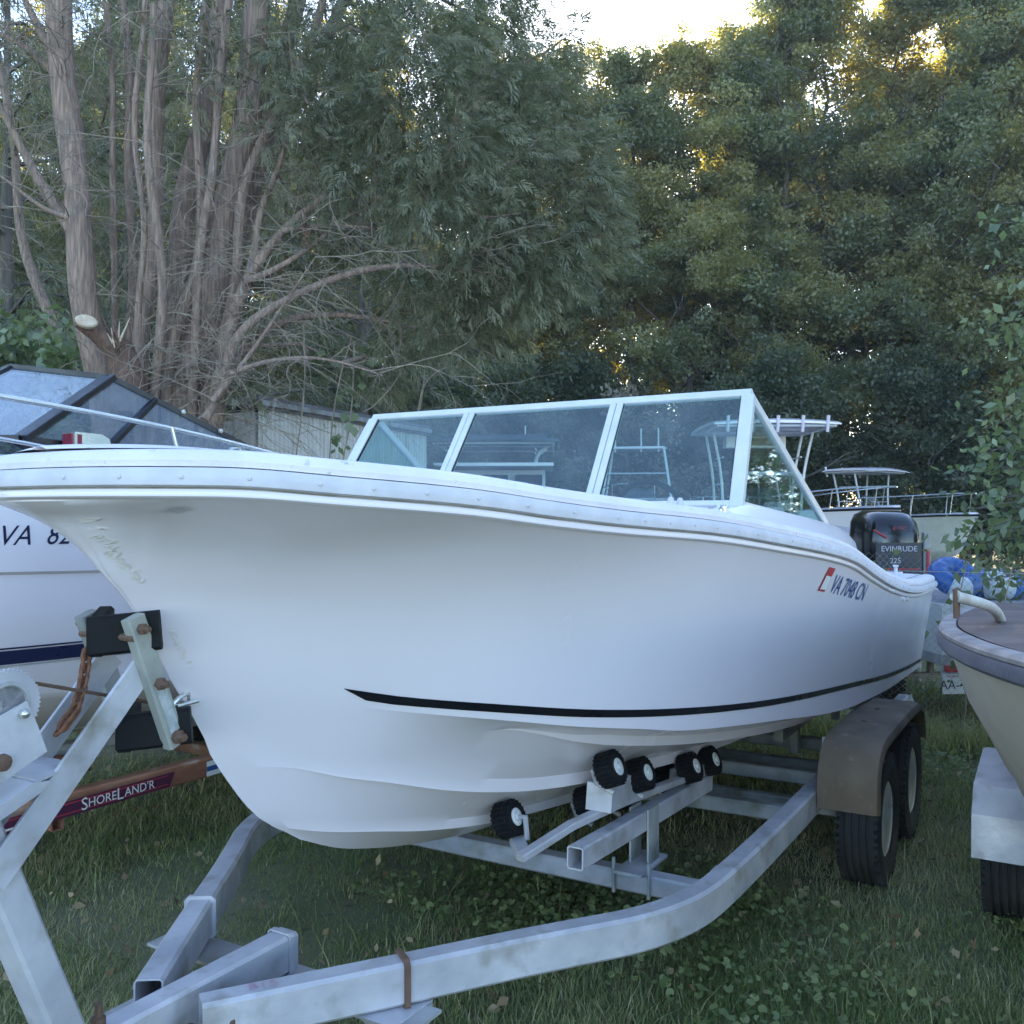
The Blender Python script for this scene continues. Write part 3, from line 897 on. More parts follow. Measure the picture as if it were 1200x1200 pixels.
for sg in (1, -1):
    for s_, l_ in ((-2.05, .62), (-1.785, .62), (-1.264, .62), (-1.02, .62), (-2.27, .34), (-1.93, .48), (-1.68, .48), (-1.15, .48)):
        hb = min(bottom_h(s_ - .02, l_), bottom_h(s_ + .02, l_), bottom_h(s_, l_ - .03))
        tilt = -R(22) * sg
        roller(L(s_, sg * l_, hb - .072), tilt)
        # goose-neck arm under each roller
        mb = MB(); q = L(s_, sg * l_, hb - .072)
        zz_ = 1 if s_ < -2.2 else -1
        mb.tube([q + L(0, zz_ * .03 * sg, zz_ * .012), q + L(.0, zz_ * .066 * sg, zz_ * .018), q + L(.02, zz_ * .062 * sg, -.06), q + L(.03, .0, -.09)], .010, 8)
        mb.build('roller_arm', galv, tr, 40)
    z1, z2 = .575, .525
    MB().rtube([L(-2.28, sg * .60, z1), L(-1.0, sg * .60, z2)], .06, .075, .006).build('rocker_beam', galv, tr, 30)
    for dl in (-.036, .036):
        MB().prism([(-.05, .31), (.05, .31), (.05, .60), (-.05, .60)], -.004, .004, lambda u, v, w: L(-1.70 + u, sg * (.60 + dl) + w, v)).build('riser_plate', galv_d, tr, 20)
    MB().bar(L(-1.86, sg * .60, .388), L(-1.60, sg * .60, .388), .11, .012).build('riser_foot', galv, tr, 20)
    for dl in (-.07, .07):
        MB().tube([L(-1.825, sg * (.60 + dl), .30), L(-1.825, sg * (.60 + dl), .43)], .007, 8).build('stud', galv_d, tr)
    MB().sweep([L(-2.38, sg * .45, z1 + .005), L(-2.15, sg * .52, z1 + .06), L(-1.85, sg * .58, z1 + .075), L(-1.3, sg * .60, z1 + .03), L(-1.05, sg * .60, z2 + .065)], crect(.04, .026, .004), (0, 0, 1)).build('swing_arm', galv, tr, 30)
    MB().prism([(-.10, -.045), (.13, -.045), (.115, .05), (-.085, .05)], -.05, .05, lambda u, v, w: L(-1.92 + u, sg * .56 + w, z1 + .125 + v)).build('saddle', galv, tr, 30)
    MB().prism([(-.09, -.03), (.09, -.03), (.08, .02), (-.08, .02)], -.05, .05, lambda u, v, w: L(-1.15 + u, sg * .57 + w, z2 + .075 + v)).build('saddle', galv_d, tr, 30)
    MB().bar(L(-2.34, sg * .44, z1 + .0), L(-2.25, sg * .36, z1 + .012), .05, .03).build('saddle', galv, tr, 30)
    for s in (.45, 1.5):
        hb = bottom_h(s, .62)
        MB().rtube([L(s - .35, sg * .62, hb - .075), L(s + .35, sg * .62, hb - .075)], .05, .07, .006, hollow=False).build('bunk_beam', galv_d, tr, 30)
        MB().rtube([L(s - .33, sg * .62, hb - .022), L(s + .33, sg * .62, hb - .022)], .09, .035, .006, hollow=False).build('bunk_pad', rubber, tr, 30)
        MB().bar(L(s, sg * .62, .35), L(s, sg * .62, hb - .09), .05, .05, up=(1, 0, 0)).build('bunk_post', galv_d, tr, 20)
# winch stand
def PR(px, py, l=0.0): return at(px, py, l)
wp0 = L(-3.71, 0, RT); wp1 = L(-3.93, 0, 1.04)
MB().rtube([wp0 - (wp1 - wp0) * .02, wp1], .10, .075, .008, up=(1, 0, 0)).build('winch_post', galv, tr, 30)
for sg in (1, -1):
    a, b = at(-40, 1050, .07 * sg), at(152, 772, .07 * sg)
    a = L(-3.93, .07 * sg, .93); b = L(-3.535, .07 * sg, 1.352)
    MB().bar(a, b, .010, .068, up=(0, 0, 1)).build('stay_bar', galv, tr, 20)
    c1, c2 = L(-3.590, .088 * sg, 1.440), L(-3.478, .088 * sg, 1.145)
    MB().bar(c1 + (c1 - c2).normalized() * .02, c2 - (c1 - c2).normalized() * .015, .034, .05, up=(1, 0, 0)).build('bow_stop_cheek', M('dull zinc channel', (.40, .40, .36), .6, .2, c2=(.3, .3, .27), scale=14, bump=.1) if sg > 0 else galv_d, tr, 30)
    for q, rr in ((c1.lerp(c2, .03), .014), (c1.lerp(c2, .5), .016), (c1.lerp(c2, .97), .018)):
        MB().lathe([(rr, -.002), (rr, .012), (rr * .6, .015), (rr * .55, .030), (.001, .032)], 6, Matrix.Translation(q + L(0, .017 * sg, 0)) @ Matrix.Rotation(R(90 * sg), 4, 'X')).build('bolt', steel if q is c1 else boltm, tr, 30)
# wide white label on the near cheek
c1, c2 = L(-3.590, .1065, 1.440), L(-3.478, .1065, 1.145)
MB().bar(c1.lerp(c2, .50), c1.lerp(c2, .92), .002, .028, up=(1, 0, 0)).build('label_plate', M('worn foil label', (.6, .62, .62), .4, .2, c2=(.3, .34, .34), scale=40), tr, 0)
def v_block(s, h, hh, wing, thick, nm):
    mb = MB()
    for sg in (1, -1):
        a0, a1 = L(s, 0.0, h), L(s + wing * .78, sg * wing * .80, h + .012)
        mb.bar(a0 - (a1 - a0) * .12, a1, thick, hh, c=.008)
    return mb.build(nm, rubber, tr, 30)
v_block(-3.63, 1.412, .095, .13, .042, 'bow_stop_block')
v_block(-3.55, 1.165, .09, .14, .042, 'bow_stop_block')
MB().tube([L(-3.60, -.10, 1.41), L(-3.60, .10, 1.41)], .010, 8).build('pivot_pin', boltm, tr)
MB().tube([L(-3.49, -.10, 1.165), L(-3.49, .10, 1.165)], .010, 8).build('pivot_pin', boltm, tr)
# winch: side plates, gear, drum, strap
gc = at(8, 826, .075)
gear = MB(); gp = []
for k in range(96):
    a = 2 * math.pi * k / 96
    r_ = .077 if k % 2 else .071
    gp.append((r_ * math.cos(a), r_ * math.sin(a)))
gear.prism(gp, -.004, .004, lambda u, v, w: gc + L(u, w, v))
gob = gear.build('winch_gear', galv, tr, 20)
MB().lathe([(.042, -.006), (.05, .0), (.05, .010), (.042, .010), (.040, .004), (.001, .004)], 28, Matrix.Translation(gc) @ Matrix.Rotation(R(90), 4, 'X')).build('gear_hub', galv_d, gob)
MB().lathe([(.05, -.05), (.022, -.048), (.022, .048), (.05, .05)], 24, Matrix.Translation(L(gc.x, 0, gc.z)) @ Matrix.Rotation(R(90), 4, 'X')).build('winch_drum', galv_d, tr)
wpl = [(q.x, q.z) for q in (at(px_, py_, .09) for px_, py_ in ((31, 821), (44, 850), (55, 880), (0, 918), (-60, 945), (-70, 870), (-5, 842)))]
for l0 in (.088, -.068):
    MB().prism(wpl, l0, l0 + .005, lambda u, v, w: L(u, w, v)).build('winch_side_plate', galv, tr, 20)
MB().prism([(-4.12, .985), (-3.83, 1.10), (-3.81, 1.12), (-3.85, 1.125), (-4.12, 1.01)], -.07, .09, lambda u, v, w: L(u, w, v)).build('winch_base', galv, tr, 20)
MB().quadplate([L(-3.84, -.075, 1.125), L(-3.84, .088, 1.125), L(-3.73, .066, 1.135), L(-3.73, -.066, 1.135)], .006).build('chain_shelf', galv, tr, 20)
for bp_, rr in ((at(27, 836, .095), .010), (at(2, 893, .095), .018)):
    MB().lathe([(rr, 0), (rr, .012), (rr * .5, .016), (.001, .017)], 10, Matrix.Translation(bp_) @ Matrix.Rotation(R(90), 4, 'X')).build('bolt', boltm if rr > .015 else steel, tr, 30)
MB().tube([L(gc.x + .03, .0, gc.z + .048), L(-3.48, 0, 1.228), L(-3.405, 0, 1.205)], .0045, 6).build('winch_cable', boltm, tr)
mb = MB(); q = L(-3.40, .0, 1.205)
mb.tube([q + L(-.03, .012, 0), q + L(.0, .02, .025), q + L(.035, .012, .03), q + L(.045, 0, 0), q + L(.02, -.01, -.03), q + L(-.02, .0, -.02)], .006, 8); mb.build('cable_hook', steel, tr)
# safety chain of single links
lk = MB(); lk.tube([Vector((.011 * math.cos(a) * (1 if abs(math.cos(a)) > .2 else 1), 0, .018 * math.sin(a) + (.006 if math.sin(a) > 0 else -.006))) for a in np.linspace(0, 2 * math.pi, 17)], .0045, 6, False)
link_me = lk.mesh('chain_link', rust, 60)
ch = bpy.data.objects.new('safety_chain', None); col.objects.link(ch); ch.parent = tr
cpts = [at(102, 768, -.05), at(99, 790, -.03), at(95, 812, -.01), at(86, 835, .02), at(73, 852, .03)]
for i in range(13):
    t = i / 12 * (len(cpts) - 1); k = min(int(t), len(cpts) - 2)
    p = cpts[k].lerp(cpts[k + 1], t - k)
    dv = (cpts[k + 1] - cpts[k]).normalized()
    q = dv.to_track_quat('Z', 'Y') @ Matrix.Rotation(R(90) * (i % 2) + .4, 3, 'Z').to_quaternion()
    link('chain_link', link_me, ch, p, q.to_euler())
mb = MB(); mb.tube([at(98, 772, -.06), at(100, 762, -.06), at(108, 758, -.06), at(114, 764, -.06)], .008, 8); mb.build('chain_hook', rust, tr)

# ================================================================== GENERIC BOAT TRAILER
def simple_trailer(root, half, s0, s1, top, wheels, mat, wmat, tongue_s, wr=.30, fend=None, keel=.5):
    """wheels: list of s positions"""
    for sg in (1, -1):
        pth = arc([L(s1, sg * half, top - .05), L(s0 + .9, sg * half, top - .05), L(s0 + .3, sg * half * .72, top - .05), L(s0 - .35, sg * .09, top - .05)])
        MB().rtube(pth, .07, .10, .008).build('frame_rail', mat, root, 35)
    MB().rtube([L(s0 - .1, 0, top - .05), L(tongue_s, 0, top - .05)], .07, .09, .008).build('tongue', mat, root, 30)
    MB().tube([L(tongue_s + .3, .09, .0), L(tongue_s + .3, .09, top + .2)], .028, 10).build('tongue_jack', mat, root)
    for s in np.linspace(s0 + .9, s1 - .1, 4):
        MB().rtube([L(s, -half, top - .115), L(s, half, top - .115)], .06, .06, .006).build('cross_member', mat, root, 30)
    for sg in (1, -1):
        MB().rtube([L(s0 + .9, sg * .35, keel + .045), L(s1 - .1, sg * .35, keel + .045)], .09, .06, .006).build('bunk', wmat, root, 30)
        for s in (s0 + 1.0, s1 - .25):
            MB().bar(L(s, sg * .35, top - .12), L(s, sg * .35, keel + .02), .05, .05, up=(1, 0, 0)).build('bunk_post', mat, root, 20)
    me = wheel_meshes(wr, .185, wr * .56, rimw, 'x')
    for s in wheels:
        MB().rtube([L(s, -half - .2, wr), L(s, half + .2, wr)], .055, .055, .006, hollow=False).build('axle', mat, root, 30)
        for sg in (1, -1):
            add_wheel(root, L(s, sg * (half + .19), wr - .008), me, sg)
            MB().bar(L(s, sg * half, wr + .02), L(s, sg * half, top - .09), .16, .05, up=(1, 0, 0)).build('axle_hanger', mat, root, 20)

# ================================================================== BOAT AT LEFT (navy stripe, black framed windshield)
LO = -2.70
lp = W(0, LO)
lb = empty('cuddy_boat', lp, ANG, 'white cabin boat with navy hull stripe, black framed windshield and steel bow rail', 'boat')
NL = 60
lrows = [line(p, NL, 1.6) for p in (
    [(-3.9, 0, .80), (-3.4, 0, .62), (-2.5, 0, .53), (1.6, 0, .50)],
    [(-3.98, 0, .88), (-3.5, .2, .84), (-2.6, .46, .70), (-1.5, .55, .66), (1.6, .56, .62)],
    [(-4.1, 0, 1.05), (-3.6, .45, 1.0), (-2.8, .86, .925), (-1.5, .99, .87), (1.6, 1.0, .82)],
    [(-4.13, 0, 1.09), (-3.62, .47, 1.04), (-2.8, .89, .96), (-1.5, 1.015, .905), (1.6, 1.02, .855)],
    [(-4.28, 0, 1.4), (-3.7, .60, 1.36), (-2.8, .985, 1.33), (-1.5, 1.05, 1.3), (1.6, 1.055, 1.25)],
    [(-4.35, 0, 1.5), (-3.7, .65, 1.485), (-2.8, 1.0, 1.462), (-1.5, 1.06, 1.43), (1.6, 1.065, 1.38)],
    [(-4.36, 0, 1.52), (-3.7, .675, 1.50), (-2.8, 1.022, 1.475), (-1.5, 1.082, 1.443), (1.6, 1.085, 1.393)],
    [(-4.55, 0, 1.75), (-4.2, .5, 1.74), (-3.6, .84, 1.72), (-2.7, 1.08, 1.70), (-1.5, 1.12, 1.67), (1.6, 1.11, 1.6)],
    [(-4.75, 0, 1.90), (-4.5, .45, 1.90), (-3.7, .88, 1.89), (-2.7, 1.10, 1.87), (-1.5, 1.15, 1.84), (1.6, 1.12, 1.75)])]
lhull = loft_rows(lrows).build('hull', gel, lb, 28)
lbvh = bvh_of(lhull)
lrow = lrows[-1]
rimsweep('rub_rail', [(-.01, -.005), (.018, .0), (.024, .02), (.018, .04), (-.01, .045)], rubber, lrow, lb)
mb = MB()
mb.sec([[L(r[0] + (.05 if r[1] < .05 else 0), r[1] * x * .985, r[2] + .03 + .11 * (1 - x * x) * min(1, r[1])) for x in np.linspace(-1, 1, 13)] for r in lrow if r[0] < -1.2], False, False)
mb.build('foredeck', capw, lb, 60)
mb = MB()
for sg in (1, -1):
    mb.sec([[L(r[0], sg * r[1], r[2] + .04), L(r[0], sg * (r[1] - .22), r[2] + .05), L(r[0], sg * (r[1] - .25), r[2] - .6)] for r in lrow if r[0] > -1.6], False, False)
mb.build('side_deck', capw, lb, 40)
mb = MB(); mb.sec([[L(s, x * .9, 1.15) for x in (-1, 0, 1)] for s in (-1.5, 0, 1.58)], False, False); mb.build('cockpit_floor', capw, lb, 0)
def lside(px, py, l=-1.63): return at(px, py, l, LO)
def lstrip(nm, y0, y1, mat):
    a, b = lside(100, y0), lside(100, y1)
    k = -.012
    hull_strip(nm, [(s, a.z + k * (s - a.x)) for s in (-3.9, -2, -.5, 1.5)], [(s, b.z + k * (s - b.x)) for s in (-3.9, -2, -.5, 1.5)], mat, bvh=lbvh, parent=lb)
lstrip('navy_stripe', 757, 773, navy); lstrip('pin_stripe', 753.5, 755.5, navy); lstrip('grey_stripe', 774, 776, M('grey pinstripe', (.4, .4, .42), .4))
a_ = lside(8, 624); b_ = lside(30, 625)
q = lside(52, 628)
hull_text('registration_number', 'VA  8276', .115, navy, q.x + .02, q.z, 1, .22, bvh=lbvh, parent=lb, hscale=.92)
# windshield
def LP(s, o, h): return L(s, o, h)
Tf = [LP(-2.11, -.7, 2.37), LP(-2.17, 0, 2.47), LP(-2.11, .7, 2.37)]
Bf = [LP(-2.66, -.86, 2.03), LP(-2.86, 0, 2.06), LP(-2.66, .86, 2.03)]
for i in range(2):
    MB().quadplate([Bf[i], Bf[i + 1], Tf[i + 1], Tf[i]], .006).build('glass_pane', glass_b, lb, 0)
    MB().bar(Tf[i], Tf[i + 1], .035, .028).build('top_rail', black_p, lb, 30)
    MB().bar(Bf[i], Bf[i + 1], .03, .03).build('sill_rail', black_p, lb, 30)
MB().bar(Bf[1], Tf[1], .05, .02).build('centre_post', black_p, lb, 30)
for sg, i in ((1, 2), (-1, 0)):
    A = LP(-1.15, sg * .99, 1.95)
    MB().bar(Bf[i], Tf[i], .075, .03).build('corner_post', black_p, lb, 30)
    MB().bar(Tf[i], A, .03, .03).build('wing_rail', black_p, lb, 30)
    MB().bar(Bf[i], A, .03, .026).build('wing_sill', black_p, lb, 30)
    m0, m1 = Tf[i].lerp(A, .22), Bf[i].lerp(A, .26)
    MB().bar(m0, m1, .035, .03).build('wing_post', black_p, lb, 30)
    MB().quadplate([Bf[i], m1, m0, Tf[i]], .006).build('wing_pane', glass_b, lb, 0)
    MB().quadplate([m1, A, m0], .006).build('wing_pane', glass_b, lb, 0)
    for t in (.35, .55, .75):
        MB().lathe([(.012, 0), (.012, .014), (.001, .016)], 8, Matrix.Translation(Tf[i].lerp(A, t) + Vector((0, -sg * .016, .005))) @ Matrix.Rotation(R(90 * sg), 4, 'X')).build('snap_button', steel, lb)
for sg in (1, -1):
    rail = [LP(-4.55, sg * .05, 2.26), LP(-4.35, sg * .45, 2.25), LP(-3.6, sg * .84, 2.235), LP(-2.81, sg * .97, 2.19), LP(-1.9, sg * 1.0, 2.115), LP(-1.1, sg * 1.03, 2.0), LP(-.62, sg * 1.04, 1.89)]
    MB().tube(arc(rail), .0125, 10).build('bow_rail', steel, lb)
    low = [LP(-4.4, sg * .10, 2.08), LP(-4.2, sg * .45, 2.07), LP(-3.6, sg * .84, 2.05), LP(-2.9, sg * .98, 2.03), LP(-2.3, sg * 1.01, 1.94)]
    MB().tube(arc(low), .009, 8).build('lower_rail', steel, lb)
    for s, o, h0, h1 in ((-2.0, 1.03, 1.88, 2.123), (-3.1, .97, 1.88, 2.21), (-4.0, .68, 1.90, 2.24)):
        MB().tube([LP(s + .06, sg * o, h0), LP(s, sg * (o - .02), h1)], .010, 8).build('stanchion', steel, lb)
nl = at(101, 517, -1.76, LO)
mb = MB(); mb.prism([(-.085, -.03), (.10, -.03), (.09, .012), (.05, .032), (-.085, .034)], -.04, .04, lambda u, v, w: nl + L(u, w, v)); nlo = mb.build('nav_light', steel, lb, 30)
MB().prism([(-.072, -.022), (-.05, -.022), (-.05, .024), (-.072, .024)], .038, .0415, lambda u, v, w: nl + L(u, w, v)).build('red_lens', M('red lens', (.22, .02, .04), .2), nlo, 0)
MB().prism([(-.035, -.022), (.03, -.022), (.03, .026), (-.035, .026)], -.004, .004, lambda u, v, w: nl + L(-.089 + w, u, v)).build('red_lens', bpy.data.materials['red lens'], nlo, 0)
ck = at(283, 529, -1.7, LO)
mb = MB(); mb.tube([ck + L(-.10, 0, -.06), ck + L(-.07, 0, .01), ck + L(-.02, 0, .02), ck + L(0, 0, -.02), ck + L(.02, 0, .02), ck + L(.07, 0, .01), ck + L(.10, 0, -.06)], .012, 8); mb.build('deck_cleat', steel, lb)
lt = empty('rusty_trailer', lp, ANG, 'rusty brown boat trailer with maroon name decal under the navy striped boat', 'trailer')
simple_trailer(lt, .88, -3.4, 1.4, .47, (.0, .75), rustpaint, galv_d, -5.3, .30, keel=.49)
p0, p1 = at(12, 950, LO + .925, LO), at(210, 903, LO + .925, LO)
def rail_plate(nm, s0, s1, z0, z1, mat, dl=.0385, parent=lt, skew=0.0):
    y = -(.88 + dl)
    mb = MB(); mb.add([(s0, y, z0), (s1, y, z0), (s1 + skew, y, z1), (s0 + skew, y, z1)], [(0, 1, 2, 3)])
    return mb.build(nm, mat, parent, 0, False)
plum = M('maroon decal', (.085, .018, .05), .4)
s_l, s_r = at(60, 940, LO + .92, LO).x, at(200, 905, LO + .92, LO).x
dec = rail_plate('name_decal', s_l - .5, s_r, .385, .452, plum, .0372, skew=.03)
for z in (.398, .440):
    rail_plate('decal_line', s_l - .5, s_r - .01, z, z + .004, decal_r, .0384, dec)
mb = MB(); mb.add([(s_l - .5, -.9194, .388), (s_l + .02, -.9194, .410), (s_l + .02, -.9194, .417), (s_l - .5, -.9194, .398)], [(0, 1, 2, 3)]); mb.build('decal_swoosh', decal_w, dec, 0, False)
sm_ = at(143, 922, LO + .92, LO)
parts = [('S', .078), ('HORE', .056), ('L', .078), ("AND'R", .056)]
ext = []
for b_, z_ in parts:
    v_, _f = text2d(b_, z_); xs_ = [p[0] for p in v_]; ext.append((min(xs_), max(xs_)))
tot = sum(e[1] - e[0] for e in ext) + .006 * 3
xc = sm_.x - .01 - tot / 2
for (b_, z_), e in zip(parts, ext):
    flat_text('name_lettering', b_, z_, decal_w, dec, (xc - e[0], -.9192, .419), (1, 0, 0), (0, 0, 1))
    xc += e[1] - e[0] + .006
s5 = at(252, 898, LO + .92, LO)
bd = rail_plate('dealer_sticker', s5.x - .05, s5.x + .10, .38, .455, decal_w, .0372)
rail_plate('sticker_band', s5.x - .05, s5.x + .10, .405, .43, decal_b, .0384, bd)
# winch post and rusty fittings of this trailer
MB().bar(L(-3.75, 0, .42), L(-4.0, 0, 1.2), .09, .07, up=(1, 0, 0)).build('winch_post', rust, lt, 20)
MB().tube([L(-2.55, .3, .50), L(-2.1, .55, .50)], .045, 10).build('roller', rust, lt)

# ================================================================== BOAT AT RIGHT (cream hull, brown deck)
RO = 2.575
rp_ = W(0, RO)
rb = empty('brown_deck_boat', rp_, ANG, 'small cream hulled boat with brown deck, dark bumper rail and pipe bow rail', 'boat')
rrows = [line(p, 50, 1.5) for p in (
    [(-2.7, 0, .72), (-2.2, 0, .56), (-1.4, 0, .50), (1.9, 0, .48)],
    [(-2.85, 0, .84), (-2.5, .22, .78), (-1.9, .40, .66), (-1.2, .50, .62), (1.9, .52, .58)],
    [(-2.95, 0, .95), (-2.6, .34, .90), (-2.0, .60, .80), (-1.5, .70, .775), (-.5, .73, .74), (1.9, .74, .70)],
    [(-2.97, 0, .97), (-2.6, .355, .92), (-2.0, .62, .815), (-1.5, .712, .79), (-.5, .742, .755), (1.9, .752, .715)],
    [(-3.02, 0, 1.03), (-2.62, .38, .985), (-2.0, .66, .905), (-1.5, .752, .885), (-.5, .785, .855), (1.9, .785, .80)],
    [(-3.03, 0, 1.045), (-2.62, .40, 1.0), (-2.0, .678, .922), (-1.5, .77, .90), (-.5, .802, .87), (1.9, .80, .815)],
    [(-3.2, 0, 1.25), (-2.8, .50, 1.21), (-2.1, .80, 1.15), (-1.5, .87, 1.13), (-.5, .87, 1.07), (1.9, .86, .95)],
    [(-3.38, 0, 1.395), (-3.3, .30, 1.395), (-3.0, .56, 1.38), (-2.4, .80, 1.355), (-1.9, .90, 1.335), (-1.4, .935, 1.32), (-.6, .94, 1.285), (0, .93, 1.25), (1, .92, 1.17), (1.9, .90, 1.09)])]
rhull = loft_rows(rrows).build('hull', cream, rb, 30)
rrow = rrows[-1]
rimsweep('bumper_rail', [(-.01, -.03), (.014, -.027), (.022, -.018), (.024, .0), (.020, .014), (-.01, .018)], bumper, rrow, rb)
rimsweep('gunwale_trim', [(-.04, .0165), (.016, .0165), (.018, .026), (.010, .034), (-.02, .038), (-.03, .035)], M('pale gunwale trim', (.36, .31, .30), .6, c2=(.20, .165, .16), scale=12), rrow, rb)
mb = MB()
mb.sec([[L(r[0] + (.04 if r[1] < .05 else 0), r[1] * x * .96, r[2] + .038 + .03 * (1 - x * x)) for x in np.linspace(-1, 1, 11)] for r in rrow if r[0] < -.75], False, False)
mb.build('foredeck', brownd, rb, 60)
for sg in (1, -1):
    mb = MB()
    mb.sec([[L(r[0], sg * r[1] * .96, r[2] + .038), L(r[0], sg * (r[1] - .20), r[2] + .045), L(r[0], sg * (r[1] - .22), .80)] for r in rrow if r[0] > -.95], False, False)
    mb.build('side_deck', brownd, rb, 40)
mb = MB(); mb.sec([[L(s, x * .70, .80) for x in (-1, 0, 1)] for s in (-.95, 0, 1.85)], False, False); mb.build('cockpit_floor', brownd, rb, 0)
# cockpit coaming: an oval ring
ov = [L(-.35 + .72 * -math.cos(a) * 1.15, .62 * math.sin(a), 1.36 - .07 * (1 - math.cos(a)) / 2) for a in np.linspace(0, 2 * math.pi, 41)[:-1]]
mb = MB(); mb.sweep(ov, [(-.012, -.05), (.012, -.05), (.016, .03), (0, .04), (-.016, .03)], close_path=True); mb.build('coaming_ring', M('weathered white trim', (.6, .57, .53), .6, c2=(.42, .38, .35), scale=10), rb, 40)
# pipe rail on the near side
q0, q1, q2, q3 = at(1119, 699, 1.74, RO), at(1155, 708, 1.80, RO), at(1168, 716, 1.82, RO), at(1176, 737, 1.82, RO)
prm = M('chalky painted pipe', (.58, .56, .53), .55, c2=(.40, .35, .30), scale=18)
for sg in (1, -1):
    def fl(p): return Vector((p.x, p.y if sg > 0 else -p.y, p.z))
    MB().tube(arc([fl(q0) + Vector((.03, 0, 0)), fl(q0), fl(q1), fl(q2), fl(q3), fl(q3) - Vector((0, 0, .03))]), .0155, 12).build('pipe_rail', prm, rb)
    MB().lathe([(.035, -.035), (.035, -.012), (.022, .0), (.020, .012)], 14, Matrix.Translation(fl(q3))).build('rail_flange', prm, rb)
    for dx in (.0, .06):
        MB().tube([fl(q0) + Vector((dx, 0, .02)), fl(q0) + Vector((dx + .01, 0, -.06))], .006, 8).build('rail_post', boltm, rb)
for k in range(5):
    p = at(1120 + 12 * k, 719 + 4 * k, 1.86 + .03 * k, RO)
rt = empty('small_trailer', rp_, ANG, 'small galvanised single axle trailer with angular plate fender under the cream boat', 'trailer')
simple_trailer(rt, .62, -2.3, 1.5, .42, (-.46,), galv, galv_d, -3.35, .30, keel=.47)
for sg in (1, -1):
    rings = []
    prof2 = [(-.84, .33), (-.82, .50), (-.74, .60), (-.3, .655), (-.1, .62), (-.04, .42)]
    for i, (s, h) in enumerate(prof2):
        t = Vector((prof2[min(i + 1, 5)][0] - prof2[max(i - 1, 0)][0], 0, prof2[min(i + 1, 5)][1] - prof2[max(i - 1, 0)][1])).normalized()
        n = Vector((-t.z, 0, t.x))
        p = Vector((s, 0, h))
        rings.append([p + n * b + Vector((0, -sg * a, 0)) for a, b in [(.665, 0), (.925, 0), (.93, -.03), (.925, -.03), (.92, -.005), (.665, -.005)]])
    MB().sec(rings, True, True).build('fender', galv, rt, 20)
    MB().bar(L(-.3, sg * .64, .40), L(-.3, sg * .70, .652), .03, .03).build('fender_bracket', galv_d, rt, 20)

# ================================================================== BOATS AND THINGS BEYOND THE FENCE
def generic_hull(Ln, B, hk, hb, hs):
    """bow at s=0, stern at s=Ln"""
    return [line(p, 32, 1.5) for p in (
        [(.55, 0, hk + .25), (1.1, 0, hk + .06), (2.0, 0, hk), (Ln, 0, hk)],
        [(.42, 0, hk + .36), (1.1, B * .33, hk + .28), (2.2, B * .70, hk + .24), (Ln, B * .78, hk + .2)],
        [(.36, 0, hk + .45), (1.1, B * .40, hk + .36), (2.2, B * .80, hk + .30), (Ln, B * .86, hk + .25)],
        [(.2, 0, hk + (hb - hk) * .7), (1.0, B * .58, hk + (hb - hk) * .66), (2.2, B * .92, hk + (hs - hk) * .66), (Ln, B * .93, hk + (hs - hk) * .64)],
        [(0, 0, hb), (.18, B * .34, hb), (.9, B * .76, hb - (hb - hs) * .2), (2.2, B, hb - (hb - hs) * .6), (Ln, B * .98, hs)])]

def bg_boat(name, label, X, Y, rz, Ln=5.6, B=1.1, hk=.5, hb=1.72, hs=1.55, hullm=None, group=None, trailer=True):
    """an Empty at the bow's ground point; local x runs aft"""
    root = empty(name, (X, Y, 0), rz, label, 'boat', group)
    rws = generic_hull(Ln, B, hk, hb, hs)
    h = loft_rows(rws).build('hull', hullm or gel, root, 30)
    rimsweep('rub_rail', [(-.01, -.02), (.018, -.016), (.024, .0), (.018, .018), (-.01, .022)], rubber, rws[-1], root)
    mb = MB()
    mb.sec([[L(r[0] + (.05 if r[1] < .05 else 0), r[1] * x * .98, r[2] + .03 + .05 * (1 - x * x)) for x in np.linspace(-1, 1, 9)] for r in rws[-1] if r[0] < Ln * .36], False, False)
    mb.build('foredeck', gel, root, 60)
    for sg in (1, -1):
        mb = MB()
        mb.sec([[L(r[0], sg * r[1], r[2] + .03), L(r[0], sg * (r[1] - .16), r[2] + .04), L(r[0], sg * (r[1] - .2), hk + .35)] for r in rws[-1] if r[0] > Ln * .30], False, False)
        mb.build('side_deck', gel, root, 40)
    mb = MB(); mb.sec([[L(s, x * (B - .2), hk + .36) for x in (-1, 0, 1)] for s in (Ln * .3, Ln * .6, Ln - .02)], False, False); mb.build('cockpit_floor', gel, root, 0)
    if trailer:
        # low carrier: two rails, two cross beams, wheels
        for sg in (1, -1):
            MB().rtube([L(.9, sg * .5, hk - .06), L(Ln - .1, sg * .5, hk - .06)], .08, .12, .008).build('carrier_rail', galv_d, root, 30)
            MB().bar(L(Ln * .4, sg * .5, hk), L(Ln * .4, sg * .55, hk + .22), .06, .06, up=(1, 0, 0)).build('carrier_post', galv_d, root, 20)
        MB().rtube([L(1.2, 0, hk - .07), L(-.7, 0, hk - .07)], .07, .1, .008).build('carrier_tongue', galv_d, root, 30)
        MB().tube([L(-.4, .08, 0), L(-.4, .08, hk)], .03, 8).build('carrier_jack', galv_d, root)
        for s in (1.2, Ln * .65):
            MB().rtube([L(s, -.5, hk - .15), L(s, .5, hk - .15)], .07, .07, .006).build('cross_member', galv_d, root, 30)
        MB().rtube([L(Ln * .65, -.72, .3), L(Ln * .65, .72, .3)], .06, .06, .006, hollow=False).build('axle', galv_d, root, 30)
        for sg in (1, -1): add_wheel(root, L(Ln * .65, sg * .82, .293), wm, sg)
    return root, h

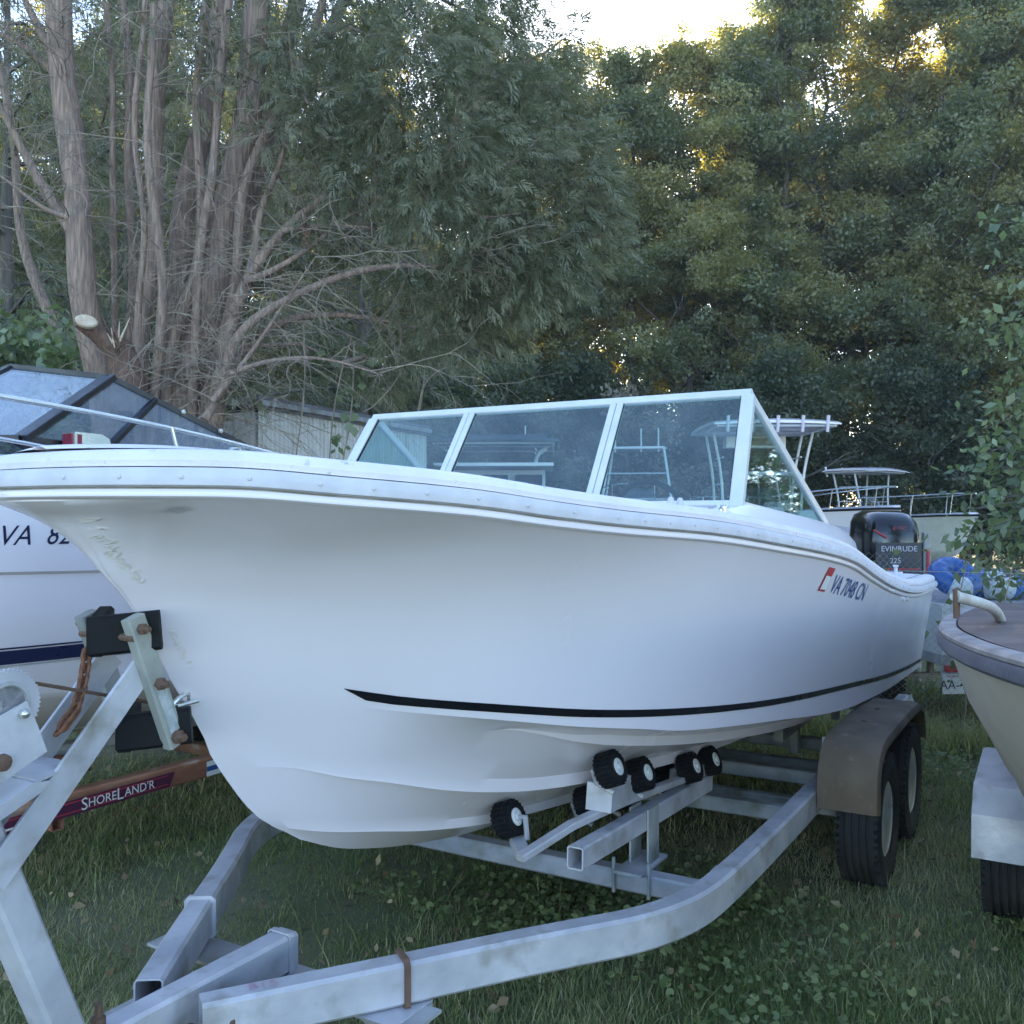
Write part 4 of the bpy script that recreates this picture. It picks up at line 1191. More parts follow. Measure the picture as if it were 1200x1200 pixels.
def outboard(parent, p, rz, cowl_m, mid_m, text=None, scale=1.0, tilt=0.0):
    """outboard motor part group under its boat; +x is aft"""
    e = bpy.data.objects.new('outboard_motor', None); col.objects.link(e); e.parent = parent
    e.location = p; e.rotation_euler = (0, tilt, rz); e.scale = (scale,) * 3
    def se(cx, cz, rx, ry, n=24, k=3.2):
        return [Vector((cx + rx * math.copysign(abs(math.cos(a)) ** (2 / k), math.cos(a)), ry * math.copysign(abs(math.sin(a)) ** (2 / k), math.sin(a)), cz)) for a in np.linspace(0, 2 * math.pi, n + 1)[:-1]]
    MB().sec([se(.0, .06, .26, .18), se(.01, .10, .30, .215), se(.02, .30, .32, .235), se(.02, .42, .32, .235), se(.0, .52, .30, .22), se(-.03, .59, .25, .185), se(-.05, .62, .17, .12)]).build('cowl', cowl_m, e, 40)
    MB().sec([se(.0, -.72, .08, .05), se(.0, -.45, .11, .06), se(.02, -.12, .17, .10), se(.02, .0, .24, .16), se(.0, .07, .255, .175)]).build('midsection', mid_m, e, 40)
    MB().sec([se(.02, -1.0, .12, .012, k=2), se(.02, -.86, .20, .05, k=2), se(.0, -.72, .14, .045, k=2)]).build('gearcase', mid_m, e, 40)
    pr = MB()
    for k in range(3):
        a = 2 * math.pi * k / 3
        rot = Matrix.Rotation(a, 4, 'X')
        pr.add([rot @ Vector(q) + Vector((.25, 0, -.86)) for q in ((-.02, -.02, .03), (.03, .03, .03), (.05, .08, .12), (.0, .0, .19), (-.03, -.07, .13))], [(0, 1, 2, 3, 4)])
    pr.build('propeller', steel, e, 0)
    mb = MB(); mb.box((-.30, 0, -.10), (.10, .22, .36)); mb.bar((-.28, -.08, .0), (-.10, -.08, .0), .04, .06); mb.bar((-.28, .08, .0), (-.10, .08, .0), .04, .06); mb.build('clamp_bracket', mid_m, e, 30)
    return e

def t_top(root, s0, s1, lw, h0, h1, topm, box=True, rods=3, frame_m=None):
    fm = frame_m or alu_w
    for sg in (1, -1):
        MB().tube(arc([L(s0 - .12, sg * (lw - .30), h0), L(s0 + .05, sg * (lw - .26), h0 + (h1 - h0) * .6), L(s0 + .1, sg * (lw - .1), h1 - .03)]), .025, 8).build('t_top_leg', fm, root)
        MB().tube(arc([L(s0 + .62, sg * (lw - .28), h0), L(s0 + .66, sg * (lw - .28), h0 + (h1 - h0) * .6), L(s0 + .72, sg * (lw - .1), h1 - .03)]), .025, 8).build('t_top_leg', fm, root)
        for t in (.3, .6, .8):
            MB().tube([L(s0 - .12 + .2 * t, sg * (lw - .29), h0 + (h1 - h0) * t), L(s0 + .62 + .06 * t, sg * (lw - .28), h0 + (h1 - h0) * t)], .014, 6).build('t_top_brace', fm, root)
        MB().tube([L(s0 - .3, sg * lw, h1), L(s1 + .1, sg * lw, h1)], .022, 8).build('t_top_rail', fm, root)
    for s in (s0 - .3, s0 + .4, s1 + .1):
        MB().tube([L(s, -lw, h1), L(s, lw, h1)], .018, 8).build('t_top_bow', fm, root)
    a = []
    for s, z in ((s0 - .42, -.01), (s0 - .3, .045), (s0 + .4, .075), (s1, .06), (s1 + .15, .02)):
        a.append([L(s, lw * 1.08 * x, h1 + .02 + z + .05 * (1 - x * x)) for x in np.linspace(-1, 1, 9)] + [L(s, lw * 1.08 * x, h1 + .005 + z * .5 + .03 * (1 - x * x)) for x in np.linspace(1, -1, 9)])
    MB().sec(a).build('t_top_roof', topm, root, 40)
    if box:
        MB().box(L(s0 + .1, 0, h1 - .16), (.3, lw * 1.1, .2)).build('radio_box', gel, root, 30)
        MB().box(L(s0 + .255, 0, h1 - .16), (.012, lw * .7, .13)).build('box_door', M('dark red acrylic', (.10, .02, .025), .2), root, 0)
    for k in range(rods):
        x = (k - (rods - 1) / 2) * lw * 1.7 / max(rods - 1, 1)
        MB().tube([L(s1 + .12, x, h1 - .10), L(s1 + .18, x, h1 + .16)], .028, 10).build('rod_holder', gel, root)

def console(root, s, h0, w=.42, hgt=.75):
    MB().prism([(s - .35, h0), (s + .3, h0), (s + .22, h0 + hgt * .75), (s + .05, h0 + hgt), (s - .22, h0 + hgt), (s - .38, h0 + hgt * .4)], -w, w, lambda u, v, ww: L(u, ww, v)).build('console', gel, root, 30)
    MB().quadplate([L(s - .24, -w * .95, h0 + hgt), L(s - .24, w * .95, h0 + hgt), L(s - .08, w * .8, h0 + hgt + .34), L(s - .08, -w * .8, h0 + hgt + .34)], .008).build('console_screen', glass_b, root, 0)
    MB().box(L(s + .75, 0, h0 + .3), (.4, .8, .6)).build('leaning_post', gel, root, 30)
    MB().box(L(s + .75, 0, h0 + .66), (.36, .84, .12)).build('seat_cushion', M('off white vinyl', (.66, .65, .6), .5), root, 30)

def bow_rail(root, pts, posts):
    for sg in (1, -1):
        MB().tube(arc([L(s, sg * l, h) for s, l, h in pts]), .014, 8).build('bow_rail', steel, root)
        for s, l, h0, h1 in posts:
            MB().tube([L(s + .06, sg * (l + .02), h0), L(s, sg * l, h1)], .011, 6).build('stanchion', steel, root)

# hardtop boat, seen through the starboard panes (bow towards the yard)
b1, _ = bg_boat('pilothouse_boat', 'white pilothouse boat with dark canvas top and round green emblem behind the windshield', -.35, 13.6, R(88), 5.4, 1.1, .5, 1.75, 1.6)
MB().prism([(1.5, 1.62), (3.4, 1.6), (3.4, 2.45), (2.1, 2.45)], -.82, .82, lambda u, v, w: L(u, w, v)).build('pilothouse', gel, b1, 30)
for x in (-.55, 0, .55):
    o_ = MB().quadplate([L(1.545 + .02, x - .22, 1.83), L(1.565, x + .22, 1.83), L(1.905, x + .22, 2.36), L(1.905, x - .22, 2.36)], .03).build('window', black_p, b1, 0)
for sg in (1, -1):
    for s in (2.3, 2.9): MB().box(L(s, sg * .822, 2.05), (.46, .012, .4)).build('window', black_p, b1, 0)
MB().box(L(2.6, 0, 2.52), (2.1, 1.9, .05)).build('roof', gel, b1, 30)
MB().lathe([(.001, 0), (.13, 0), (.13, .01), (.001, .01)], 24, Matrix.Translation(L(3.4, 0, 2.0)) @ Matrix.Rotation(R(90), 4, 'Y')).build('emblem', M('green emblem', (.12, .2, .03), .5), b1)
t_top(b1, 1.9, 3.4, .95, 2.5, 2.86, fabric_g, False, 0)
mb = MB(); mb.tube([L(1.7, -.85, 2.93), L(1.7, .85, 2.93)], .07, 12); mb.build('rolled_canvas', fabric_g, b1)
MB().tube([L(1.8, .5, 2.86), L(1.8, .5, 3.15)], .012, 6).build('antenna', gel, b1)
bow_rail(b1, [(.15, .1, 2.2), (.4, .45, 2.2), (1.2, .82, 2.15), (2.2, 1.0, 1.95)], [(.4, .45, 1.75, 2.2), (1.2, .82, 1.72, 2.15), (1.9, .97, 1.7, 2.03)])
# tower boat
b2, _ = bg_boat('tower_boat', 'white fishing boat with ladder frame tower of pale tubes behind the windshield', 2.55, 20.4, R(80), 5.6, 1.15, .55, 1.85, 1.7)
console(b2, 2.6, 1.0, .5, 1.0)
for sg in (1, -1):
    for s in (1.9, 2.9): MB().tube([L(s, sg * .85, 1.7), L(s + .15, sg * .62, 3.3)], .028, 8).build('tower_leg', alu_w, b2)
    for z in (2.0, 2.35, 2.7, 3.0, 3.25): MB().tube([L(1.95 + .08 * (z - 1.8), sg * (.85 - .14 * (z - 1.7)), z), L(2.95 + .08 * (z - 1.8), sg * (.85 - .14 * (z - 1.7)), z)], .018, 6).build('tower_rung', alu_w, b2)
for z in (2.1, 2.7, 3.28): MB().tube([L(2.05, -.7, z), L(2.05, .7, z)], .018, 6).build('tower_rung', alu_w, b2)
MB().box(L(2.5, 0, 3.30), (1.0, 1.3, .05)).build('tower_roof', gel, b2, 20)
for x in (-.5, .1, .5): MB().tube([L(2.1, x, 3.2), L(2.05, x, 3.75)], .02, 6).build('outrigger', alu_w, b2)
bow_rail(b2, [(.15, .1, 2.4), (.4, .45, 2.4), (1.2, .82, 2.3), (2.0, 1.02, 2.0)], [(.4, .45, 1.85, 2.4), (1.2, .82, 1.8, 2.3)])
# T-top boat, stern to the yard with a white outboard
Lb3 = 5.6
b3, _ = bg_boat('t_top_boat', 'white centre console boat with T-top, rod holders and white outboard motor', 4.3, 14.2 + Lb3, R(-90), Lb3, 1.15, .5, 1.75, 1.45)
console(b3, 2.9, .86, .45, 1.0)
t_top(b3, 2.6, 4.1, .95, .9, 3.17, gel, True, 5)
white_c = M('white cowl paint', (.78, .78, .76), .25, coat=.3)
ob3 = outboard(b3, L(Lb3 + .35, .05, 1.17), 0, white_c, white_c)
for k in range(3):
    MB().box((.345, -.06 + .06 * k, .40), (.012, .035, .10)).build('vent', black_p, ob3, 0)
bow_rail(b3, [(.15, .1, 2.1), (.4, .45, 2.1), (1.2, .82, 2.05), (2.2, 1.05, 1.8)], [(.4, .45, 1.7, 2.1), (1.2, .85, 1.7, 2.05)])
# low skiff with the black outboard, stern to the fence
Lb5 = 4.0
b5, _ = bg_boat('skiff', 'low skiff with large black outboard motor just behind the chain-link fence', 3.46, 9.45 + Lb5, R(-90), Lb5, .95, .4, 1.15, 1.0)
gloss_b = M('glossy black cowl', (.008, .008, .010), .18, coat=.5)
grey_pan = M('graphite cowl panel', (.05, .055, .065), .4)
ob = outboard(b5, L(Lb5 + .46, .0, 1.06), 0, gloss_b, grey_pan, scale=1.12)
MB().bar((.36, .225, .30), (.355, .225, .12), .02, .02, up=(1, 0, 0)).build('red_flash', decal_r, ob, 0)
MB().bar((.342, -.20, .46), (.342, -.10, .40), .012, .03, up=(1, 0, 0)).build('red_flash', decal_r, ob, 0)
MB().box((.335, 0, .21), (.02, .36, .30)).build('cowl_panel', grey_pan, ob, 20)
MB().bar((.33, .225, .44), (.31, .225, .0), .06, .06, up=(1, 0, 0)).build('side_trim', M('silver cowl trim', (.35, .36, .38), .35, .5), ob, 20)
flat_text('name_lettering', 'EVINRUDE', .062, ghost, ob, (.3475, 0, .31), (0, 1, 0), (0, 0, 1))
flat_text('power_lettering', '225', .06, ghost, ob, (.3475, -.03, .215), (0, 1, 0), (0, 0, 1))
flat_text('model_lettering', 'E-TEC', .04, decal_r, ob, (.345, 0, .475), (0, 1, 0), (0, 0, 1), .3)
MB().box((.3465, 0, .150), (.003, .34, .012)).build('red_line', decal_r, ob, 0)
# boats far beyond
b4, _ = bg_boat('bay_boat', 'distant white bay boat with T-top and bow rail at the dark wood edge', 11.15, 23.0, R(128), 5.6, 1.15, .5, 1.72, 1.6, M('tan white hull', (.58, .56, .5), .4))
console(b4, 3.0, .9, .45, 1.0); t_top(b4, 2.7, 3.5, .9, .95, 2.84, gel, False, 3)
bow_rail(b4, [(.1, .08, 2.25), (.4, .45, 2.25), (1.2, .82, 2.2), (2.6, 1.08, 2.15)], [(.4, .45, 1.72, 2.25), (1.2, .82, 1.7, 2.2), (2.3, 1.05, 1.68, 2.16)])
b6, _ = bg_boat('console_boat', 'white console boat with black side line between the T-top boats', 7.9, 19.5, R(150), 5.2, 1.1, .5, 1.85, 1.72)
console(b6, 2.6, 1.0, .45, 1.0)
MB().prism([(2.1, 2.55), (3.2, 2.6), (3.2, 2.66), (2.1, 2.62)], -.7, .7, lambda u, v, w: L(u, w, v)).build('hard_top', gel, b6, 20)
for sg in (1, -1):
    for s in (2.3, 3.0): MB().tube([L(s, sg * .4, 1.7), L(s + .1, sg * .6, 2.58)], .022, 6).build('top_leg', alu_w, b6)
bow_rail(b6, [(.1, .08, 2.3), (.4, .45, 2.3), (1.2, .80, 2.25), (2.4, 1.05, 2.1)], [(.4, .45, 1.85, 2.3), (1.2, .8, 1.83, 2.25), (2.0, 1.0, 1.82, 2.14)])

# utility trailer with the licence plate, blue float tubes on it
ut = empty('utility_trailer', (4.3, 8.45, 0), R(4), 'white flat utility trailer with licence plate parked behind the chain-link fence', 'trailer')
dk_z = 1.02
MB().box((0, 0, .56), (1.9, 1.5, .08)).build('bed', galv_d, ut, 20)
for (x, y, sx, sy) in ((0, -.74, 1.9, .04), (0, .74, 1.9, .04), (-.93, 0, .04, 1.44), (.93, 0, .04, 1.44)):
    MB().box((x, y, .80), (sx, sy, .40)).build('side_board', M('chalky white board', (.6, .6, .58), .6, bump=.1) if 'chalky white board' not in bpy.data.materials else bpy.data.materials['chalky white board'], ut, 20)
MB().box((0, -.77, .47), (1.9, .07, .09)).build('rear_beam', galv, ut, 20)
MB().box((0, 0, .985), (1.8, 1.4, .03)).build('load_lid', M('grey tarp lid', (.3, .3, .32), .7, bump=.3), ut, 0)
for sg in (1, -1):
    w_ = add_wheel(ut, (sg * 1.06, .1, .293), wm, 1); w_.rotation_euler = (0, 0, R(90) * sg)
    MB().box((sg * 1.06, .1, .64), (.22, .72, .02)).build('fender', galv, ut, 20)
MB().bar((-1.06, .1, .3), (1.06, .1, .3), .05, .05).build('axle', galv_d, ut, 20)
MB().bar((-.6, .1, .3), (-.6, .1, .53), .05, .05, up=(1, 0, 0)).build('hanger', galv_d, ut, 20)
MB().bar((.6, .1, .3), (.6, .1, .53), .05, .05, up=(1, 0, 0)).build('hanger', galv_d, ut, 20)
MB().bar((0, .7, .5), (0, 1.6, .45), .07, .07).build('tongue', galv, ut, 20)
MB().tube([(0, 1.5, 0), (0, 1.5, .5)], .03, 8).build('tongue_jack', galv, ut)
px_ = -.82
pl = MB().box((px_, -.812, .38), (.31, .006, .155)).build('licence_plate', decal_w, ut, 0)
MB().bar((px_, -.80, .44), (px_, -.78, .47), .06, .01).build('plate_bracket', galv, ut, 0)
flat_text('plate_number', 'AA-4635', .098, navy, pl, (px_, -.8165, .372), (1, 0, 0), (0, 0, 1))
flat_text('plate_heading', 'NORTH CAROLINA', .028, decal_r, pl, (px_, -.8165, .440), (1, 0, 0), (0, 0, 1))
MB().box((-.9, -.80, .50), (.1, .04, .05)).build('tail_light', decal_r, ut, 20)

bluev = M('blue vinyl float', (.018, .085, .30), .35, c2=(.03, .14, .42), scale=5, bump=.1, bscale=10)
whv = M('white vinyl float', (.62, .66, .70), .4)
def tube_float(X, Y, z, R0, r0, rx, rz_, label):
    root = empty('float_tube', (X, Y, z), rz_, label, 'float', None)
    mb = MB(); rings = []
    seg = 40
    for i in range(seg + 1):
        a = 2 * math.pi * i / seg
        rr = r0 * (1 + .03 * math.cos(a * 10))
        rings.append([Vector((math.cos(a) * (R0 + rr * math.cos(b)), math.sin(a) * (R0 + rr * math.cos(b)), r0 + rr * math.sin(b))) for b in np.linspace(0, 2 * math.pi, 15)[:-1]])
    mb.sec(rings, True, False)
    o = mb.build('ring', bluev, root, 60)
    for i in range(1):
        rings = []
        for a in np.linspace(i * math.pi + 4.0, i * math.pi + 4.9, 8):
            rr = r0 * 1.035
            rings.append([Vector((math.cos(a) * (R0 + rr * math.cos(b)), math.sin(a) * (R0 + rr * math.cos(b)), r0 + rr * math.sin(b))) for b in np.linspace(0, 2 * math.pi, 15)[:-1]])
        MB().sec(rings).build('white_band', whv, root, 60)
    return root
f1 = tube_float(3.66, 7.98, 1.24, .13, .085, 0, .3, 'small blue float ring with white band propped beside the black outboard')
f1.rotation_euler = (R(38), 0, .15); f1.location = (3.66, 8.02, 1.13)
f2 = tube_float(4.12, 8.25, 1.0, .17, .12, 0, 0, 'fat blue float ring lying on the trailer lid beside the sapling')
wt = MB()

# ================================================================== CHAIN-LINK FENCE
FS = 2.62
fence = empty('chain_link_fence', W(FS, 0), ANG - R(90), 'rusty grey chain-link fence with bare top behind the boats', 'fence')
# local +x now points to port along the fence line
def wire_mesh(x0, x1, h, pitch=.054):
    V, F = [], []
    n = int((x1 - x0) / pitch); m = int(h / pitch * 1.0) * 1
    r_ = .0016
    for i in range(n):
        for ph in (0,):
            prev = None
            for j in range(m * 2 + 1):
                x = x0 + pitch * (i + (.52 if j % 2 else -.02))
                z = .02 + j * pitch / 2
                y = .004 if (j % 2) else -.004
                x += .012 * math.sin(i * .7 + z * 3); y += .02 * math.sin(i * .23) * z
                k = len(V)
                V += [(x - r_, y, z), (x + r_, y - r_, z), (x + r_ * .5, y + r_, z)]
                if prev is not None:
                    F += [(prev, prev + 1, k + 1, k), (prev + 1, prev + 2, k + 2, k + 1), (prev + 2, prev, k, k + 2)]
                prev = k
    # the mirrored set of wires that hooks through the first
    V2, F2 = [], []
    k0 = len(V)
    for i in range(n):
        prev = None
        for j in range(m * 2 + 1):
            x = x0 + pitch * (i + (-.52 + 1.0 if False else (-.48 if j % 2 else .02)))
            z = .02 + j * pitch / 2
            y = -.004 if (j % 2) else .004
            x += .012 * math.sin(i * .7 + z * 3); y += .02 * math.sin(i * .23) * z
            k = k0 + len(V2)
            V2 += [(x - r_, y, z), (x + r_, y - r_, z), (x + r_ * .5, y + r_, z)]
            if prev is not None:
                F2 += [(prev, prev + 1, k + 1, k), (prev + 1, prev + 2, k + 2, k + 1), (prev + 2, prev, k, k + 2)]
            prev = k
    return fast_mesh('chain_mesh', np.array(V + V2), np.array(F + F2), M('weathered fence wire', (.40, .38, .35), .6, .4, c2=(.25, .17, .12), scale=6), smooth=True)
cm = link('chain_mesh', wire_mesh(-3.0, 3.4, 1.42), fence); cm['kind'] = 'stuff'
for x in (-2.9, -.4, 2.15, 3.38):
    MB().tube([(x, .04, -.02), (x, .04, 1.46)], .028, 12).build('post', galv_d, fence)
    MB().lathe([(.031, -.005), (.031, .02), (.015, .035), (.001, .037)], 12, Matrix.Translation((x, .04, 1.46))).build('post_cap', galv_d, fence)
MB().tube([(-3.0, 0, 1.30), (0, .0, 1.285), (3.4, 0, 1.30)], .003, 5).build('tension_wire', galv_d, fence)

# ================================================================== SHED
A0, A1 = Vector((-2.52, 9.55)), Vector((-1.15, 12.75))
sd_ = (A1 - A0).normalized(); sn = Vector((-sd_.y, sd_.x))
shed = empty('metal_shed', (A0.x, A0.y, 0), math.atan2(sd_.y, sd_.x), 'pale ribbed metal shed wall with grey fascia board behind the cedar', 'shed')
SL = (A1 - A0).length; SH = 2.78
shm = M('pale shed metal', (.74, .73, .72), .6, c2=(.58, .57, .55), scale=2.2, stretch=(3, 3, .35), c3=(.33, .30, .25), scale3=5, lo3=.56, hi3=.8)
npan = 12
for i in range(npan):
    x0, w_ = i * SL / npan, SL / npan
    sec = []
    for k in range(4):
        b = x0 + w_ * k / 4
        sec += [(b + .003, 0), (b + w_ * .13, 0), (b + w_ * .155, -.022), (b + w_ * .225, -.022)]
    sec.append((x0 + w_ - .003, 0))
    V = [(x, y, 0) for x, y in sec] + [(x, y, SH) for x, y in sec]
    n = len(sec)
    mb = MB(); mb.add(V, [(j, j + 1, n + j + 1, n + j) for j in range(n - 1)])
    mb.build('panel', shm, shed, 30, False)
MB().box((SL / 2, 1.25, SH / 2 - .02), (SL - .02, 2.4, SH - .04)).build('body', shm, shed, 0)
MB().box((SL / 2, -.03, SH + .05), (SL + .1, .03, .13)).build('fascia', M('grey fascia wood', (.20, .19, .20), .8, c2=(.12, .11, .115), scale=8, stretch=(.4, 4, 4)), shed, 20)
MB().box((SL / 2, 1.22, SH + .09), (SL + .1, 2.6, .05), Matrix.Rotation(R(2), 3, 'X')).build('roof', galv_d, shed, 20)

# ================================================================== VEGETATION
def unit(v): return v / np.maximum(np.linalg.norm(v, axis=-1, keepdims=True), 1e-9)

def leaf_quads(P, size, asp=.62, droop=.25, fold=.18, up=.5, g=rng):
    """one folded rhombus per point"""
    n = len(P)
    d = unit(g.normal(size=(n, 3)) + np.array([0, 0, -droop]))
    nn = unit(g.normal(size=(n, 3)) + np.array([0, 0, up]))
    side = unit(np.cross(d, nn)); nn = np.cross(side, d)
    sz = (size * g.uniform(.45, 1.4, n))[:, None]
    a = P; tip = P + d * sz
    mid = P + d * sz * .45 + nn * sz * fold * .5
    l_ = mid + side * sz * asp * .5 - nn * sz * fold * .3
    r_ = mid - side * sz * asp * .5 - nn * sz * fold * .3
    V = np.stack([a, l_, tip, r_], 1).reshape(-1, 3)
    F = np.arange(n * 4).reshape(n, 4)
    return V, F

def clump_leaves(C, nper, spread, size, g=rng, flat=.7):
    n = len(C)
    rep = np.repeat(np.arange(n), nper)
    r_ = g.normal(size=(n * nper, 3))
    r_ = unit(r_) * (g.uniform(0, 1, (n * nper, 1)) ** .45)
    sp = np.asarray(spread)[rep][:, None] if hasattr(spread, '__len__') else spread
    P = C[rep] + r_ * sp * np.array([1, 1, flat])
    V, F = leaf_quads(P, size, g=g)
    ct = g.uniform(.0, 1.0, n)[rep] + g.normal(0, .16, n * nper)
    return V, F, np.repeat(np.clip(ct, 0, 1), 4)

def limb_mesh(paths, mat, n=7):
    mb = MB()
    for pts, r0, r1 in paths:
        mb.tube(pts, list(np.linspace(r0, r1, len(pts))), n)
    return mb

def broadleaf(seed, H, R0, base, ncl, nper, size, spread, mat, trunk_r, bark_m=None, lean=0.0):
    g = np.random.default_rng(seed); rr = random.Random(seed)
    top = H * .93
    tp = [Vector((lean * z * z / H + rr.uniform(-.12, .12) * z / 4, rr.uniform(-.12, .12) * z / 4, z - .05)) for z in np.linspace(0, top, 9)]
    paths = [(tp, trunk_r, trunk_r * .12)]
    def env(z):
        t = np.clip((z - base) / (H - base), 0, 1)
        return R0 * np.clip(np.sin(np.pi * np.clip(t, .0, 1) ** .62) ** .62, .16, 1) * (1 - .35 * t)
    cl, sp = [], []
    nl = max(6, int(H * 1.6))
    for i in range(nl):
        z = base * .7 + (H * .92 - base * .7) * (i + rr.random()) / nl
        a = rr.uniform(0, 6.283)
        k = min(int(z / top * 8), 7)
        o = tp[k].lerp(tp[min(k + 1, 8)], z / top * 8 - k)
        e = float(env(z + .6)) * rr.uniform(.75, 1.1)
        pts = [o + Vector((math.cos(a) * e * t, math.sin(a) * e * t, e * (.45 * t + .15 * t * t) + rr.uniform(-.12, .12) * t)) for t in (0, .3, .6, 1)]
        paths.append((pts, trunk_r * .35 * (1 - z / H) + .02, .012))
        for t in (.45, .7, .9, 1.0):
            p = pts[0].lerp(pts[3], t)
            q = p + Vector((rr.gauss(0, .45), rr.gauss(0, .45), rr.uniform(.1, .7)))
            paths.append(([p, p.lerp(q, .5) + Vector((0, 0, .08)), q], .018, .006))
    per = ncl
    # clumps fill the shell of the envelope, uneven: lobes with gaps between
    lob = [(rr.uniform(0, 6.283), base + (H - base) * rr.random() ** .85, rr.uniform(.7, 1.15)) for _ in range(int(ncl / 15))]
    for a, z, f in lob:
        e = float(env(z)) * f
        for _ in range(15):
            q = rr.uniform(.60, 1.0)
            cl.append((tp[min(int(z / top * 8), 8)].x + math.cos(a) * e * q + rr.gauss(0, .50), tp[min(int(z / top * 8), 8)].y + math.sin(a) * e * q + rr.gauss(0, .50), max(z + rr.gauss(0, .36), .15)))
            sp.append(spread * rr.uniform(.6, 1.25))
    V, F, T_ = clump_leaves(np.array(cl), nper, np.array(sp), size, g)
    return limb_mesh(paths, None).mesh('trunk', bark_m or barkd, 60, False), fast_mesh('crown', V, F, mat, T_)

def plant_tree(name, meshes, x, y, rz, sc, label, cat='tree', group=None, sz=None):
    e = empty(name, (x, y, 0), rz, label, cat, group)
    e.scale = (sc, sc, sc * (sz or 1))
    link('trunk', meshes[0], e); link('crown', meshes[1], e)
    return e

tall = [broadleaf(100 + i, 19.0, 3.3 + .3 * i, 2.2, 660, 150, .12, .54, (wood_l, wood_l, wood_l2)[i], .24) for i in range(3)]
under = [broadleaf(200 + i, 5.0, 1.9, .35, 190, 150, .10, .42, (wood_d, wood_d)[i], .07) for i in range(2)]
rr = random.Random(5)
# first row: the wood's edge (x, height factor)
edge = [(-19.5, 1.0), (-15.6, .95), (-11.8, 1.02), (-8.2, .98), (-4.8, .97), (-1.3, .93), (.5, .91), (2.2, .90), (3.9, .885), (5.4, .90), (6.9, .95), (8.7, 1.04), (10.7, 1.04), (12.4, 1.02), (14.2, 1.08), (15.9, 1.06), (17.8, 1.1), (21, 1.05)]
for k, (x, f) in enumerate(edge):
    plant_tree('edge_tree', tall[(k * 2 + 1) % 3], x + rr.uniform(-.4, .4), 32 + rr.uniform(-.8, .8), rr.uniform(0, 6.28), f, ('yellow green broadleaf tree with loose narrow crown at the woods edge', 'yellow green broadleaf tree with wide crown at the woods edge', 'dark blue green broadleaf tree with widest crown at the woods edge')[(k * 2 + 1) % 3], 'tree', 'trees along the edge of the woods')
for k, x in enumerate(np.arange(-21, 25, 3.9)):
    f = 1.0 if not (-1 < x < 7) else .98
    plant_tree('wood_tree', tall[k % 3], x + rr.uniform(-.8, .8), 37.5 + rr.uniform(-1, 1), rr.uniform(0, 6.28), f * rr.uniform(.95, 1.04), 'tall tree standing deeper in the woods behind the edge row', 'tree', 'trees deeper in the woods')
for k, x in enumerate(np.arange(-23, 29, 4.6)):
    plant_tree('back_tree', tall[(k + 1) % 3], x + rr.uniform(-.8, .8), 44 + rr.uniform(-1.5, 1.5), rr.uniform(0, 6.28), rr.uniform(.98, 1.08), 'backlit tree in the last row of the woods', 'tree', 'trees at the back of the woods')
for k, (x, y) in enumerate([(25, 29), (26, 24), (23.5, 26.5), (24, 21.5), (27.5, 27), (28, 19), (29, 13), (30, 7), (32, 1), (31, 26), (-24, 29), (-22, 23), (-21, 17), (-22, 11)]):
    plant_tree('flank_tree', tall[k % 3], x, y, rr.uniform(0, 6.28), rr.uniform(.8, .95), 'tall tree on the flank of the yard outside the woods edge', 'tree', 'trees on the flanks of the yard')
for k, x in enumerate(np.arange(-14, 20, 1.75)):
    plant_tree('understory_bush', under[k % 2], x + rr.uniform(-.4, .4), 29.3 + rr.uniform(-.6, .6), rr.uniform(0, 6.28), rr.uniform(.75, 1.25), 'dark leafy understory bush at the foot of the woods', 'bush', 'bushes at the foot of the woods')
for k, (x, y, f, w) in enumerate([(-3.6, 22, 1.05, 0), (-1.8, 22.8, 1.0, 1), (.1, 23.2, .95, 0), (5.6, 26.4, 1.0, 1), (7.4, 26.8, 1.15, 0), (-6.4, 20.5, 1.0, 0), (-8.5, 19, 1.1, 1)]):
    plant_tree('hedge_bush', under[w], x, y, rr.uniform(0, 6.28), f, 'leafy bush standing in front of the woods behind the shed and boats', 'bush', 'bushes in front of the woods')
dry = broadleaf(300, 4.2, 1.9, .4, 150, 80, .10, .42, dry_l, .06)
plant_tree('dry_bush', dry, 3.0, 24.5, 0, 1.15, 'grey brown half dead bush behind the windshield of the runabout', 'bush')

